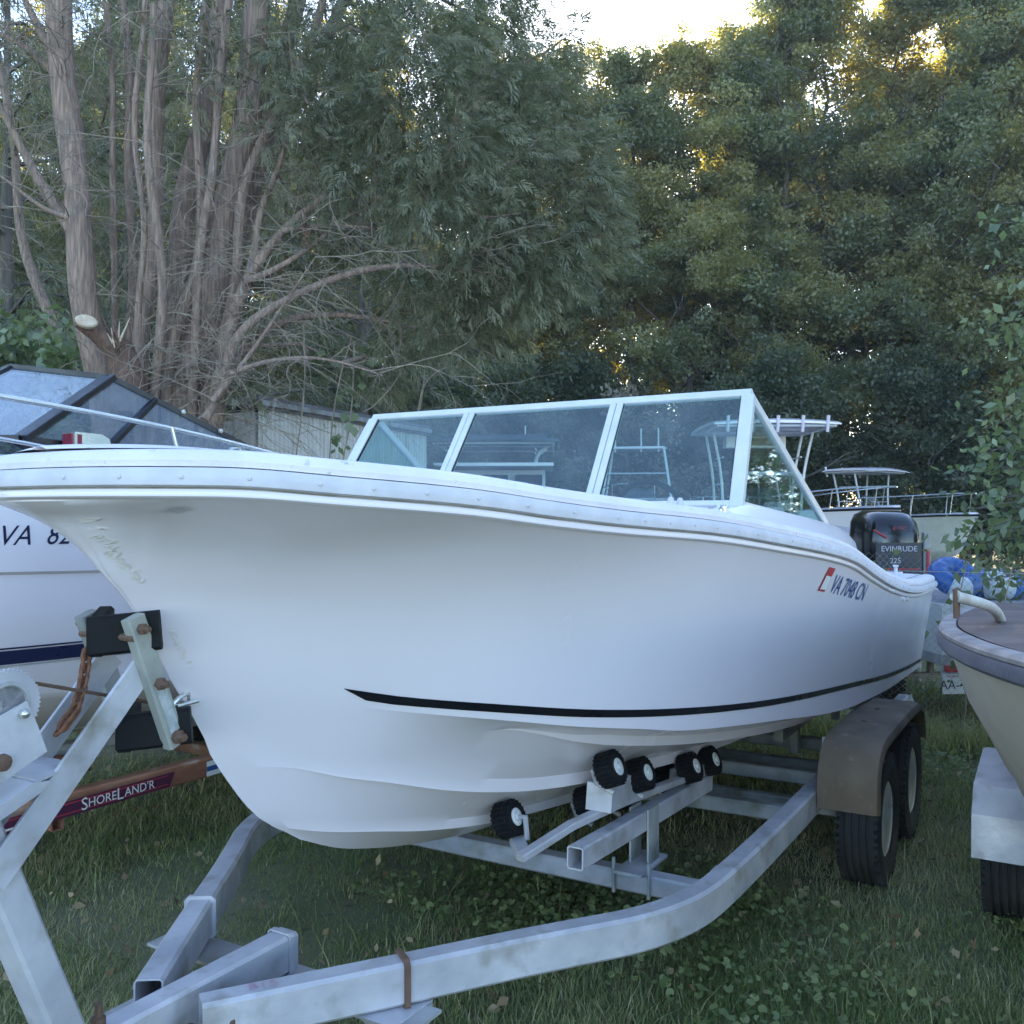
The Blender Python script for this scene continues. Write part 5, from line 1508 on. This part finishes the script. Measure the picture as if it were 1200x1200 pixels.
# ---- cedar sprays: flat drooping fans
def sprays(P, D, L_, g, per=15):
    """P base (n,3), D axis (n,3), L_ lengths (n,)"""
    n = len(P)
    D = unit(D)
    nn = unit(np.cross(D, unit(g.normal(size=(n, 3)) + np.array([0, 0, .2]))))
    side = np.cross(D, nn)
    Vs, Fs, Ts = [], [], []
    tone = np.clip(g.uniform(.1, .9, n), 0, 1)
    base = 0
    droop = g.uniform(.1, .55, n)
    for k in range(per):
        t = .04 + .92 * k / (per - 1)
        sg = 1 if k % 2 else -1
        if k == per - 1: sg = 0
        ln = L_ * (.40 * (1 - .72 * t) + .10) * g.uniform(.6, 1.25, n)
        ang = g.uniform(.35, .75, n)[:, None]
        dr = unit(D * np.cos(ang * abs(sg)) + side * (sg * np.sin(ang)) + np.array([0, 0, -1.0]) * (droop * (.4 + t))[:, None] + g.normal(0, .16, (n, 3)))
        o = P + D * (L_ * t * .9)[:, None] + np.array([0, 0, -1.0]) * (L_ * t * t * droop * .6)[:, None] + side * (L_ * .05 * math.sin(5 * t))[:, None]
        w = unit(np.cross(dr, nn)) * (ln * .055 + .0012)[:, None]
        tip = o + dr * ln[:, None] + np.array([0, 0, -.14]) * ln[:, None]
        m = o + dr * (ln * .55)[:, None] + nn * (ln * .06)[:, None]
        V = np.stack([o, m + w, tip, m - w], 1).reshape(-1, 3)
        Vs.append(V); Fs.append(np.arange(n * 4).reshape(n, 4) + base); base += n * 4
        Ts.append(np.repeat(np.clip(tone + .18 * (t - .4) + g.normal(0, .10, n), 0, 1), 4))
    return np.concatenate(Vs), np.concatenate(Fs), np.concatenate(Ts)

CY = 8.7
cbase = atY(188, 826, CY); cbase.z = 0
cedar = empty('cedar_tree', (0, 0, 0), 0, 'many stemmed old cedar with bare lower trunks and drooping foliage behind the left boat', 'tree')
cedar.location = cbase
def cp(px, py, Y): return atY(px, py, Y) - cbase
stems = [  # px points bottom to top, depth, radius px bottom/top
    ([(150, 820), (128, 560), (116, 440), (104, 370), (95, 290), (82, 180), (73, 80), (66, 0), (60, -110)], 8.4, 19, 13),
    ([(185, 820), (168, 560), (165, 460), (172, 350), (180, 220), (186, 100), (192, 0), (200, -120)], 8.6, 12, 8),
    ([(160, 820), (150, 520), (150, 400), (153, 300), (155, 150), (142, 30), (138, -60)], 8.9, 7, 4),
    ([(190, 820), (190, 560), (196, 470), (210, 330), (222, 200), (248, 100), (262, 0), (280, -130)], 9.1, 15, 11),
    ([(200, 820), (205, 560), (212, 470), (240, 380), (266, 250), (290, 120), (306, 0), (320, -130)], 8.7, 22, 14),
    ([(205, 820), (220, 560), (230, 480), (262, 350), (300, 200), (322, 130), (346, 0), (360, -100)], 9.3, 13, 9),
    ([(215, 820), (228, 560), (243, 490), (268, 390), (290, 330), (330, 270), (400, 215), (450, 180), (520, 150)], 8.3, 13, 1),
    ([(215, 820), (235, 560), (252, 490), (262, 440), (285, 385), (340, 350), (420, 315), (500, 310), (570, 320)], 8.2, 11, 1),
    ([(205, 820), (200, 560), (197, 470), (205, 400), (230, 300), (238, 200), (230, 100), (235, 0)], 8.5, 8, 4),
    ([(180, 820), (180, 600), (182, 470), (185, 400), (188, 300), (178, 200), (170, 100), (176, 0)], 8.2, 7, 4),
    ([(222, 820), (230, 600), (240, 500), (270, 420), (330, 372), (400, 368), (470, 380), (530, 400)], 8.9, 9, 1),
    ([(195, 820), (210, 600), (250, 300), (315, 180), (360, 100), (400, 0), (430, -100)], 9.5, 12, 6),
    ([(170, 820), (140, 520), (132, 430), (138, 330), (128, 200), (135, 90), (120, 0)], 8.8, 5, 3),
    ([(200, 820), (215, 560), (222, 470), (236, 380), (232, 280), (250, 180), (262, 60), (270, -40)], 8.35, 7, 4),
    ([(190, 820), (176, 560), (176, 470), (160, 360), (166, 260), (158, 160), (168, 40), (165, -60)], 8.25, 5, 3),
    ([(210, 820), (232, 540), (245, 450), (275, 330), (282, 230), (330, 120), (372, 20), (390, -60)], 8.5, 8, 4),
    ([(180, 820), (150, 600), (60, 380), (25, 280), (10, 160), (0, 60)], 9.6, 7, 4),
]
spaths = []
branch_nodes = []
for k, (pp, Y, r0, r1) in enumerate(stems):
    pts = []
    for j, (px, py) in enumerate(pp):
        t = j / (len(pp) - 1)
        Yj = CY + (Y - CY) * min(1, t * 2.2)
        q = cp(px, py, Yj)
        if j == 0: q = Vector((q.x * .8, (Y - CY) * .35, -.05))
        pts.append(q)
    pts = arc(pts)[::2] if len(pp) > 4 else pts
    pts = [p + Vector((.022 * math.sin(3.1 * p.z + k), .03 * math.cos(2.3 * p.z + 2 * k), 0)) if p.z > .3 else p for p in pts]
    r = [max((r0 + (r1 - r0) * t) * Y / FPX, .012) * (1 + .05 * math.sin(9 * t + k) + .03 * math.sin(31 * t)) for t in np.linspace(0, 1, len(pts))]
    spaths.append((pts, r))
    branch_nodes += [(p, rr_) for p, rr_ in zip(pts, r) if p.z > .6]
for k, (pts, r) in enumerate(spaths):
    mb = MB(); mb.tube(pts, r, 12)
    mb.build('trunk', bark, cedar, 60, False)
# side limbs of the big left trunk and the right-hand boughs
limbs = [([(84, 268), (60, 235), (30, 185), (0, 125), (-40, 60)], 8.4, 9, 4), ([(76, 92), (60, 60), (35, 15), (15, -30)], 8.4, 9, 6), ([(82, 255), (50, 245), (0, 205), (-40, 180)], 8.3, 4, 2),
         ([(72, 95), (40, 60), (0, 38), (-40, 25)], 8.6, 6, 4), ([(268, 392), (300, 300), (302, 250), (330, 190), (345, 120)], 8.4, 8, 3),
         ([(285, 330), (325, 315), (370, 285), (400, 255), (440, 240)], 8.2, 5, 2), ([(330, 270), (380, 262), (450, 268), (520, 262)], 8.1, 4, 2), ([(262, 440), (320, 420), (380, 418), (450, 440)], 8.0, 4, 2),
         ([(248, 470), (290, 420), (330, 360), (370, 300)], 8.0, 4, 1.6), ([(240, 492), (262, 455), (275, 440)], 8.1, 6, 3)]
for pp, Y, r0, r1 in limbs:
    pts = arc([cp(px, py, Y + .12 * math.sin(i)) for i, (px, py) in enumerate(pp)])[::2]
    r = [(r0 + (r1 * .3 - r0) * t) * Y / FPX for t in np.linspace(0, 1, len(pts))]
    MB().tube(pts, r, 9).build('limb', bark, cedar, 60, False)
    branch_nodes += list(zip(pts, r))
# sawn and split stub
s0_, s1_ = cp(148, 440, 8.15), cp(110, 388, 7.9)
MB().tube([cp(150, 480, 8.2), s0_, cp(140, 410, 8.1), s1_, cp(90, 376, 7.8)], [.16, .15, .12, .075, .05], 12).build('split_stub', redwood, cedar, 50, False)
fc = cp(101, 375, 7.72)
MB().lathe([(.001, .004), (.05, .004), (.058, -.01), (.05, -.05)], 14, Matrix.Translation(fc) @ Matrix.Rotation(R(62), 4, 'X') @ Matrix.Rotation(R(25), 4, 'Y') @ Matrix.Scale(1.5, 4, (1, 0, 0))).build('sawn_face', cutw, cedar)
for i in range(9):
    a = cp(138 + rr.uniform(-12, 14), 405 + rr.uniform(-12, 12), 7.95)
    b = a + Vector((rr.uniform(-.12, .12), -.05, rr.uniform(.05, .22)))
    MB().tube([a, b], [.012, .003], 5).build('splinter', cutw if i % 2 else redwood, cedar, 0, False)
# dead twigs
tw = MB()
gw = random.Random(21)
def twig(p, d, ln, r, depth):
    pts = [p]; dd = d.normalized()
    n = 6
    for i in range(n):
        dd = (dd + Vector((gw.gauss(0, .22), gw.gauss(0, .22), gw.gauss(-.07, .18)))).normalized()
        pts.append(pts[-1] + dd * ln / n)
    tw.tube(pts, list(np.linspace(r, r * .35, n + 1)), 4, False)
    if depth:
        for i in range(gw.randint(2, 4)):
            k = gw.randint(1, n - 1)
            twig(pts[k], (pts[k + 1] - pts[k]).normalized() + Vector((gw.gauss(0, .6), gw.gauss(0, .6), gw.gauss(0, .5))), ln * gw.uniform(.35, .7), r * .6, depth - 1)
for i in range(640):
    p, r_ = branch_nodes[gw.randrange(len(branch_nodes))]
    if not (1.5 < p.z < 6.2): continue
    a = gw.uniform(0, 6.283)
    d = Vector((math.cos(a) + .3, math.sin(a) * .8 - .35, gw.uniform(-.15, .6)))
    if p.x > .9 and p.z < 2.6 and gw.random() < .93: continue
    twig(p, d, gw.uniform(.3, 1.3), gw.uniform(.0035, .007), 2 if gw.random() < .6 else 1)
two = tw.build('dead_twigs', twigm, cedar, 0, False); two['kind'] = 'stuff'
# foliage lobes
lobes = []
gl_ = random.Random(33)
# right-hand skirt, as layered boughs
for px, py, rp2, Y in [(340, 60, 40, 8.1), (300, 95, 34, 8.3), (260, 40, 40, 8.4), (200, 30, 40, 8.3), (230, 110, 30, 8.3), (310, 150, 30, 8.1), (120, 40, 40, 8.8), (30, 60, 44, 8.9), (20, 150, 36, 9.2), (120, 140, 36, 9.3), (360, 120, 40, 8.0), (375, 200, 34, 8.1), (350, 260, 26, 8.2), (430, 40, 60, 8.2), (500, 60, 70, 8.0), (400, 110, 55, 8.3), (470, 130, 70, 7.9), (560, 90, 65, 8.2), (620, 110, 60, 8.3), (660, 150, 55, 8.4), (530, 165, 70, 7.8), (600, 190, 65, 8.0), (670, 215, 55, 8.3), (700, 245, 38, 8.4),
                       (440, 200, 60, 8.0), (500, 235, 60, 7.8), (570, 255, 65, 7.9), (640, 270, 60, 8.1), (690, 280, 40, 8.4), (620, 320, 55, 8.2), (560, 320, 50, 8.3), (660, 310, 45, 8.4), (520, 360, 45, 8.5), (580, 370, 40, 8.6), (480, 330, 45, 8.6), (545, 395, 36, 8.7), (470, 400, 40, 8.9),
                       (640, 60, 60, 9.0), (580, 30, 60, 9.2), (520, 0, 70, 9.0), (450, -30, 70, 8.8), (600, -20, 40, 9.4), (380, 10, 60, 8.6), (360, 80, 45, 9.0), (350, 160, 40, 9.0), (400, 170, 45, 8.7), (330, 30, 50, 9.3), (300, -40, 60, 9.0), (240, -50, 60, 9.2), (150, -50, 60, 9.2), (60, -60, 60, 9.2),
                       (690, 190, 40, 8.6), (710, 225, 26, 8.5), (385, 250, 36, 8.8), (420, 290, 36, 8.8), (330, 215, 30, 8.6), (450, 440, 34, 9.2), (410, 430, 30, 9.3), (270, 470, 26, 8.3), (285, 455, 24, 8.4)]:
    lobes.append((cp(px, py, Y), rp2 * Y / FPX))
Ps, Ds, Ls = [], [], []
lb_paths = []
for c_, r_ in lobes:
    j = min(range(len(branch_nodes)), key=lambda q: (branch_nodes[q][0] - c_).length + (0 if branch_nodes[q][0].z < c_.z + .2 else .8))
    b0 = branch_nodes[j][0]
    lb_paths.append(([b0, b0.lerp(c_, .5) + Vector((0, 0, .12)), c_, c_ + (c_ - b0).normalized() * r_ * .7], .022, .006))
    for _ in range(int(330 * (r_ / .45) ** 2 * (1 if c_.x > 1.2 else .45))):
        v = Vector((gl_.gauss(0, 1), gl_.gauss(0, 1), gl_.gauss(0, .8))).normalized()
        q = c_ + v * r_ * gl_.uniform(.3, 1.08)
        out = (v * 1.2 + Vector((gl_.gauss(.45, .4), gl_.gauss(-.3, .4), gl_.gauss(-.45, .35)))).normalized()
        Ps.append(q); Ds.append(out); Ls.append(gl_.uniform(.08, .25))
V, F, T_ = sprays(np.array([tuple(p) for p in Ps]), np.array([tuple(p) for p in Ds]), np.array(Ls), rng)
link('crown', fast_mesh('crown', V, F, cedar_l, T_), cedar)
for pth in lb_paths:
    MB().tube(pth[0], [pth[1], pth[1] * .7, pth[1] * .5, pth[2]], 6).build('bough', bark, cedar, 60, False)
# brown dead tufts in the skirt
tf = []
for i in range(40):
    c_, r_ = lobes[gl_.randrange(24)]
    tf.append(c_ + Vector((gl_.gauss(0, r_ * .5), -.1, gl_.gauss(0, r_ * .5))))
V, F, T_ = sprays(np.array([tuple(p) for p in tf]), np.array([(gl_.gauss(0, .6), -.3, -1) for _ in tf]), np.full(len(tf), .2), rng, 9)
link('dead_tufts', fast_mesh('dead_tufts', V, F, M('rust brown dead foliage', (.16, .085, .05), .9), T_), cedar)['kind'] = 'stuff'

# other cedars standing behind the first
def cedar_mesh(seed, H, R0, base, n):
    g = np.random.default_rng(seed); q = random.Random(seed)
    P, D, Ln = [], [], []
    paths = [([Vector((0, 0, -.05)), Vector((.1, 0, H * .4)), Vector((.05, .1, H * .97))], .16, .02)]
    for i in range(46):
        z = base + (H - base) * (i + q.random()) / 46
        a = q.uniform(0, 6.283); e = R0 * (1 - (z - base) / (H - base)) ** .7 * q.uniform(.7, 1.1) + .25
        tip = Vector((math.cos(a) * e, math.sin(a) * e, z + e * .12))
        paths.append(([Vector((0.08, 0.03, z - .1)), Vector((tip.x * .5, tip.y * .5, z + .12)), tip], .03, .008))
        for _ in range(int(n / 46)):
            t = q.uniform(.35, 1.05)
            P.append((tip.x * t + q.gauss(0, .22), tip.y * t + q.gauss(0, .22), z + e * .1 + q.gauss(0, .16)))
            D.append((math.cos(a) + q.gauss(0, .4), math.sin(a) + q.gauss(0, .4), q.uniform(-.9, .1)))
            Ln.append(q.uniform(.2, .42))
    V, F, T_ = sprays(np.array(P), np.array(D), np.array(Ln), g, 11)
    return limb_mesh(paths, None, 6).mesh('trunk', barkd, 60, False), fast_mesh('crown', V, F, cedar_l, T_)
ced2 = cedar_mesh(55, 9.5, 2.1, .9, 3200)
for x, y, f, rz in ((-6.3, 11.8, 1.0, 0), (-4.4, 14.2, 1.1, 2), (-8.4, 13.6, 1.15, 4), (-2.6, 16.4, 1.0, 1), (-6.6, 16.5, 1.2, 5)):
    plant_tree('background_cedar', ced2, x, y, rz, f, 'dark evergreen cedar standing behind the bare multi stemmed trunks', 'tree', 'cedars behind the bare trunks')
# leafy ivy shrub at far left behind the windshield of the cabin boat
ivy = broadleaf(401, 3.1, 1.25, .25, 150, 90, .095, .3, sap_l, .04)
plant_tree('ivy_shrub', ivy, -4.75, 9.3, .5, 1.0, 'green ivy covered shrub beside the base of the bare cedar trunks', 'shrub')
ivy2 = plant_tree('vine_shrub', ivy, -5.9, 10.0, 2.5, 1.05, 'leafy vine shrub behind the left boat windshield at the picture edge', 'shrub')
# hanging vines in front of the shed
vn = empty('hanging_vine', atY(410, 470, 8.9) * 1.0, 0, 'thin brown vines with heart shaped leaves hanging in front of the shed', 'vine')
vb = Vector(vn.location); vb.z = 0; vn.location = vb
lv = []
for pp in ([(355, 380), (358, 440), (352, 500), (345, 545), (343, 600)], [(412, 395), (398, 440), (388, 500), (385, 560), (384, 640)], [(415, 400), (414, 450), (410, 500), (400, 545), (398, 640)], [(487, 385), (470, 440), (440, 475), (427, 482)], [(500, 392), (498, 440), (492, 480)], [(560, 430), (520, 428), (495, 450), (490, 482)]):
    pts = arc([atY(px, py, 8.9) - vb for px, py in pp])
    MB().tube(pts, .007, 5, False).build('stem', twigm, vn, 60, False)
for px, py in [(390, 492), (400, 515), (404, 455), (412, 478), (418, 430), (398, 560), (385, 430), (392, 425), (440, 415), (447, 420), (402, 500), (408, 490), (395, 540), (398, 525), (420, 450), (388, 515), (380, 410), (425, 410)]:
    lv.append(tuple(atY(px + rr.uniform(-3, 3), py, 8.9 - rr.uniform(.0, .15)) - vb))
lv = np.repeat(np.array(lv), 3, 0) + rng.normal(0, .04, (54, 3))
V, F = leaf_quads(lv, .085, .9, 1.2)
for i in range(len(F)):
    link('leaf', fast_mesh('leaf', V[F[i]], np.arange(4)[None], sap_l, np.full(4, rng.uniform(.3, .9))), vn)

# sapling at right behind the fence
sx, sy = W(3.05, 1.92).x, W(3.05, 1.92).y
def sapling():
    e = empty('sapling', (sx, sy, 0), 0, 'leafy sapling with large pale leaves growing through the fence at right', 'tree')
    q = random.Random(77); paths = []; P = []
    O = Vector((sx, sy, 0))
    stemp = [Vector((0, 0, -.03)), Vector((.05, .0, .9)), Vector((-.02, .05, 1.9)), Vector((.08, .0, 3.0)), Vector((.05, 0, 4.1))]
    paths.append((arc(stemp), .032, .008))
    for i in range(84):
        t = q.uniform(.12, .97); k = min(int(t * 4), 3); o = stemp[k].lerp(stemp[k + 1], t * 4 - k)
        a = q.uniform(2.0, 5.2) if q.random() < .75 else q.uniform(0, 6.28)
        ln = q.uniform(.25, .62) * (1.35 if t < .55 else 1)
        d = Vector((math.cos(a), math.sin(a) * .7, q.uniform(-.1, .5))).normalized()
        pts = [o, o + d * ln * .5 + Vector((0, 0, .05)), o + d * ln + Vector((0, 0, -.06))]
        paths.append((pts, .008, .003))
        for _ in range(34):
            u = q.uniform(.2, 1.1)
            P.append(tuple(o + d * ln * u + Vector((q.gauss(0, .09), q.gauss(0, .09), q.gauss(0, .07)))))
    V, F = leaf_quads(np.array(P), .085, .55, .8)
    T_ = np.repeat(np.clip(rng.uniform(.1, 1.0, len(P)), 0, 1), 4)
    link('trunk', limb_mesh(paths, None, 6).mesh('trunk', barkd, 60, False), e)
    link('crown', fast_mesh('crown', V, F, sap_l, T_), e)
sapling()

# ================================================================== GRASS
def grass_patch(n, x0, x1, y0, y1, dens_pow, hmin, hmax, wid, g):
    u = g.uniform(0, 1, n)
    # more blades where they are close enough to be told apart
    a, b = y0 ** (1 - dens_pow), y1 ** (1 - dens_pow)
    Y = (a + u * (b - a)) ** (1 / (1 - dens_pow))
    X = g.uniform(x0, x1, n) * (.35 + .65 * Y / y1) if x0 < 0 else g.uniform(x0, x1, n)
    # clumping: shift to random tuft centres
    tx = np.sin(X * 7.3 + 2 * np.sin(Y * 3.1)) * np.sin(Y * 6.1 + 2 * np.sin(X * 2.7))
    big = np.sin(X * 1.3 + .5 + np.sin(Y * 1.1)) * np.sin(Y * 1.7 - .4 * X)
    keep = g.uniform(0, 1, n) < (.80 + .25 * tx + .12 * big)
    X, Y, tx, big = X[keep], Y[keep], tx[keep], big[keep]
    n = len(X)
    sc = np.clip(Y / 5, .8, 3.2)
    h = g.uniform(hmin, hmax, n) * (.9 + .16 * tx + .16 * big) * np.where(g.uniform(0, 1, n) > .985, 2.4, 1)
    h = np.maximum(h, .02)
    w = wid * sc * g.uniform(.6, 1.3, n)
    az = g.uniform(0, 6.283, n); bend = g.uniform(.2, 1.3, n) * h
    dx, dy = np.cos(az), np.sin(az)
    sx_, sy_ = -dy * w / 2, dx * w / 2
    z0 = -.02
    def pt(k, f, b): return np.stack([X + dx * bend * b + k * sx_ * f, Y + dy * bend * b + k * sy_ * f, z0 + h * (b ** .6)], 1)
    V = np.stack([pt(-1, 1, 0), pt(1, 1, 0), pt(1, .75, .45), pt(-1, .75, .45), pt(.12, 1, 1.0), pt(-.12, 1, 1.0)], 1).reshape(-1, 3)
    i = np.arange(n)[:, None] * 6
    F = np.concatenate([i + np.array([[0, 1, 2, 3]]), i + np.array([[3, 2, 4, 5]])], 0)
    tone = np.clip(.28 + .24 * big + g.normal(0, .13, n) + np.where(g.uniform(0, 1, n) > .84, .5, 0), 0, 1)
    return V, F, np.repeat(tone, 6)
gg = np.random.default_rng(4)
V, F, T_ = grass_patch(460000, -6.2, 6.2, 1.9, 9.5, 1.7, .026, .068, .0052, gg)
link('grass', tag_me := fast_mesh('grass', V, F, grass_m, T_)); tag(col.objects['grass'], 'short mown grass with straw coloured blades around the boat trailers', 'grass', kind='stuff')
V, F, T_ = grass_patch(45000, -17, 19, 9.0, 30, 1.6, .06, .16, .006, gg)
o_ = link('far_grass', fast_mesh('far_grass', V, F, grass_m, T_)); tag(o_, 'rougher grass between the distant boats up to the woods', 'grass', kind='stuff')
# long weeds along the fence foot and beside the trailer
n = 9000
X = []; 
fx = gg.uniform(-3, 3.3, n); off_ = gg.normal(-.12, .16, n)
pw = np.array([tuple(W(FS + o2, x)) for x, o2 in zip(fx, off_)])
h = gg.uniform(.06, .26, n); az = gg.uniform(0, 6.28, n); b = h * gg.uniform(.2, 1.2, n); w = gg.uniform(.004, .009, n)
d = np.stack([np.cos(az), np.sin(az), 0 * az], 1); sdv = np.stack([-np.sin(az), np.cos(az), 0 * az], 1) * w[:, None] / 2
zz = np.array([0, 0, 1.0])
Vw = np.stack([pw - sdv, pw + sdv, pw + d * (b * .4)[:, None] + zz * (h * .7)[:, None] + sdv * .8, pw + d * (b * .4)[:, None] + zz * (h * .7)[:, None] - sdv * .8, pw + d * b[:, None] + zz * h[:, None] + sdv * .1, pw + d * b[:, None] + zz * h[:, None] - sdv * .1], 1).reshape(-1, 3)
i = np.arange(n)[:, None] * 6
Fw = np.concatenate([i + np.array([[0, 1, 2, 3]]), i + np.array([[3, 2, 4, 5]])], 0)
o_ = link('tall_weeds', fast_mesh('tall_weeds', Vw, Fw, grass_m, np.repeat(np.clip(gg.normal(.4, .2, n), 0, 1), 6))); tag(o_, 'tall pale weeds along the foot of the chain-link fence', 'weeds', kind='stuff')
# round leaved weeds in patches
P = []
for px, py, r_, m_ in [(720, 1060, .30, 700), (800, 1045, .28, 500), (640, 1075, .25, 420), (560, 1060, .22, 250), (760, 1120, .25, 300), (600, 1130, .2, 200), (900, 1080, .2, 160), (1180, 1080, .14, 90), (990, 1140, .22, 140), (470, 1050, .16, 110), (1100, 900, .35, 700), (1040, 1190, .25, 120), (860, 1180, .2, 120)]:
    c_ = Vector((0, 0, 0)); Yd = CAMH * FPX / (py - YH); c_.x = (px - 600) / FPX * Yd; c_.y = Yd
    a = gg.uniform(0, 6.283, m_); q = r_ * 1.4 * np.sqrt(gg.uniform(0, 1, m_))
    P.append(np.stack([c_.x + np.cos(a) * q, c_.y + np.sin(a) * q, gg.uniform(.025, .085, m_)], 1))
P = np.concatenate(P); n = len(P)
nn = unit(gg.normal(0, .35, (n, 3)) + np.array([0, -.15, 1.0])); t1 = unit(np.cross(nn, gg.normal(size=(n, 3)))); t2 = np.cross(nn, t1)
rad = gg.uniform(.007, .018, n)[:, None]
ring = [P + (t1 * math.cos(a) + t2 * math.sin(a)) * rad * (1 if k else .25) - nn * rad * (.0 if k else .25) for k, a in enumerate(np.linspace(0, 2 * math.pi, 9)[:-1])]
V = np.stack(ring, 1).reshape(-1, 3); F = np.arange(n * 8).reshape(n, 8)
o_ = link('ground_ivy', fast_mesh('ground_ivy', V, F, clover_m, np.repeat(np.clip(gg.normal(.45, .22, n), 0, 1), 8))); tag(o_, 'round leaved ground ivy spreading in the grass under the trailer', 'weeds', kind='stuff')

n = 2600
P = np.stack([gg.uniform(-4.5, 5, n), 2.0 + 7.5 * gg.uniform(0, 1, n) ** 1.4, gg.uniform(.0, .05, n)], 1)
V, F = leaf_quads(P, .045, .6, .0, .3, 1.6, gg)
o_ = link('leaf_litter', fast_mesh('leaf_litter', V, F, litter_m, np.repeat(gg.uniform(0, 1, n), 4))); tag(o_, 'scattered brown dead leaves lying in the grass', 'leaf litter', kind='stuff')
# vine leaves caught in the fence beside the black outboard
fv = empty('fence_vine', W(FS - .02, .75), ANG - R(90), 'yellowing vine climbing the chain-link fence in front of the black outboard', 'vine')
P = np.stack([np.concatenate([gg.normal(-.12, .10, 90), gg.normal(.62, .22, 70), gg.normal(1.5, .35, 120)]), gg.normal(-.02, .03, 280), np.concatenate([gg.normal(1.12, .16, 90), gg.normal(.9, .3, 70), gg.normal(.95, .3, 120)])], 1)
P[:, 2] = np.clip(P[:, 2], .1, 1.5)
V, F = leaf_quads(P, .075, .8, .8, g=gg)
o_ = link('foliage', fast_mesh('foliage', V, F, sap_l, np.repeat(gg.uniform(0, 1, 280), 4)), fv); o_['kind'] = 'stuff'
for x0 in (-.15, .5, .8, 1.4, 1.7):
    MB().tube(arc([(x0, -.01, .0), (x0 + .08, -.02, .4), (x0 - .05, .01, .8), (x0 + .06, -.02, 1.35)]), .005, 5).build('stem', twigm, fv, 60, False)

# ================================================================== GLARE: thin scattering volume added to imitate lens glare and lift the darks
hz = MB(); hz.box((0, 26, 11.5), (130, 74, 25)); 
hzo = hz.build('veil', None, None, 0)
hm = bpy.data.materials.new('glare veil'); hm.use_nodes = True
hn = hm.node_tree.nodes; hn.remove(hn['Principled BSDF'])
pv = hn.new('ShaderNodeVolumePrincipled'); pv.inputs['Color'].default_value = (.93, .93, .93, 1); pv.inputs['Density'].default_value = .0011; pv.inputs['Anisotropy'].default_value = .3
hm.node_tree.links.new(pv.outputs[0], hn['Material Output'].inputs['Volume'])
hzo.data.materials.append(hm)
tag(hzo, 'thin added haze in the air of the yard', 'veil', kind='stuff')
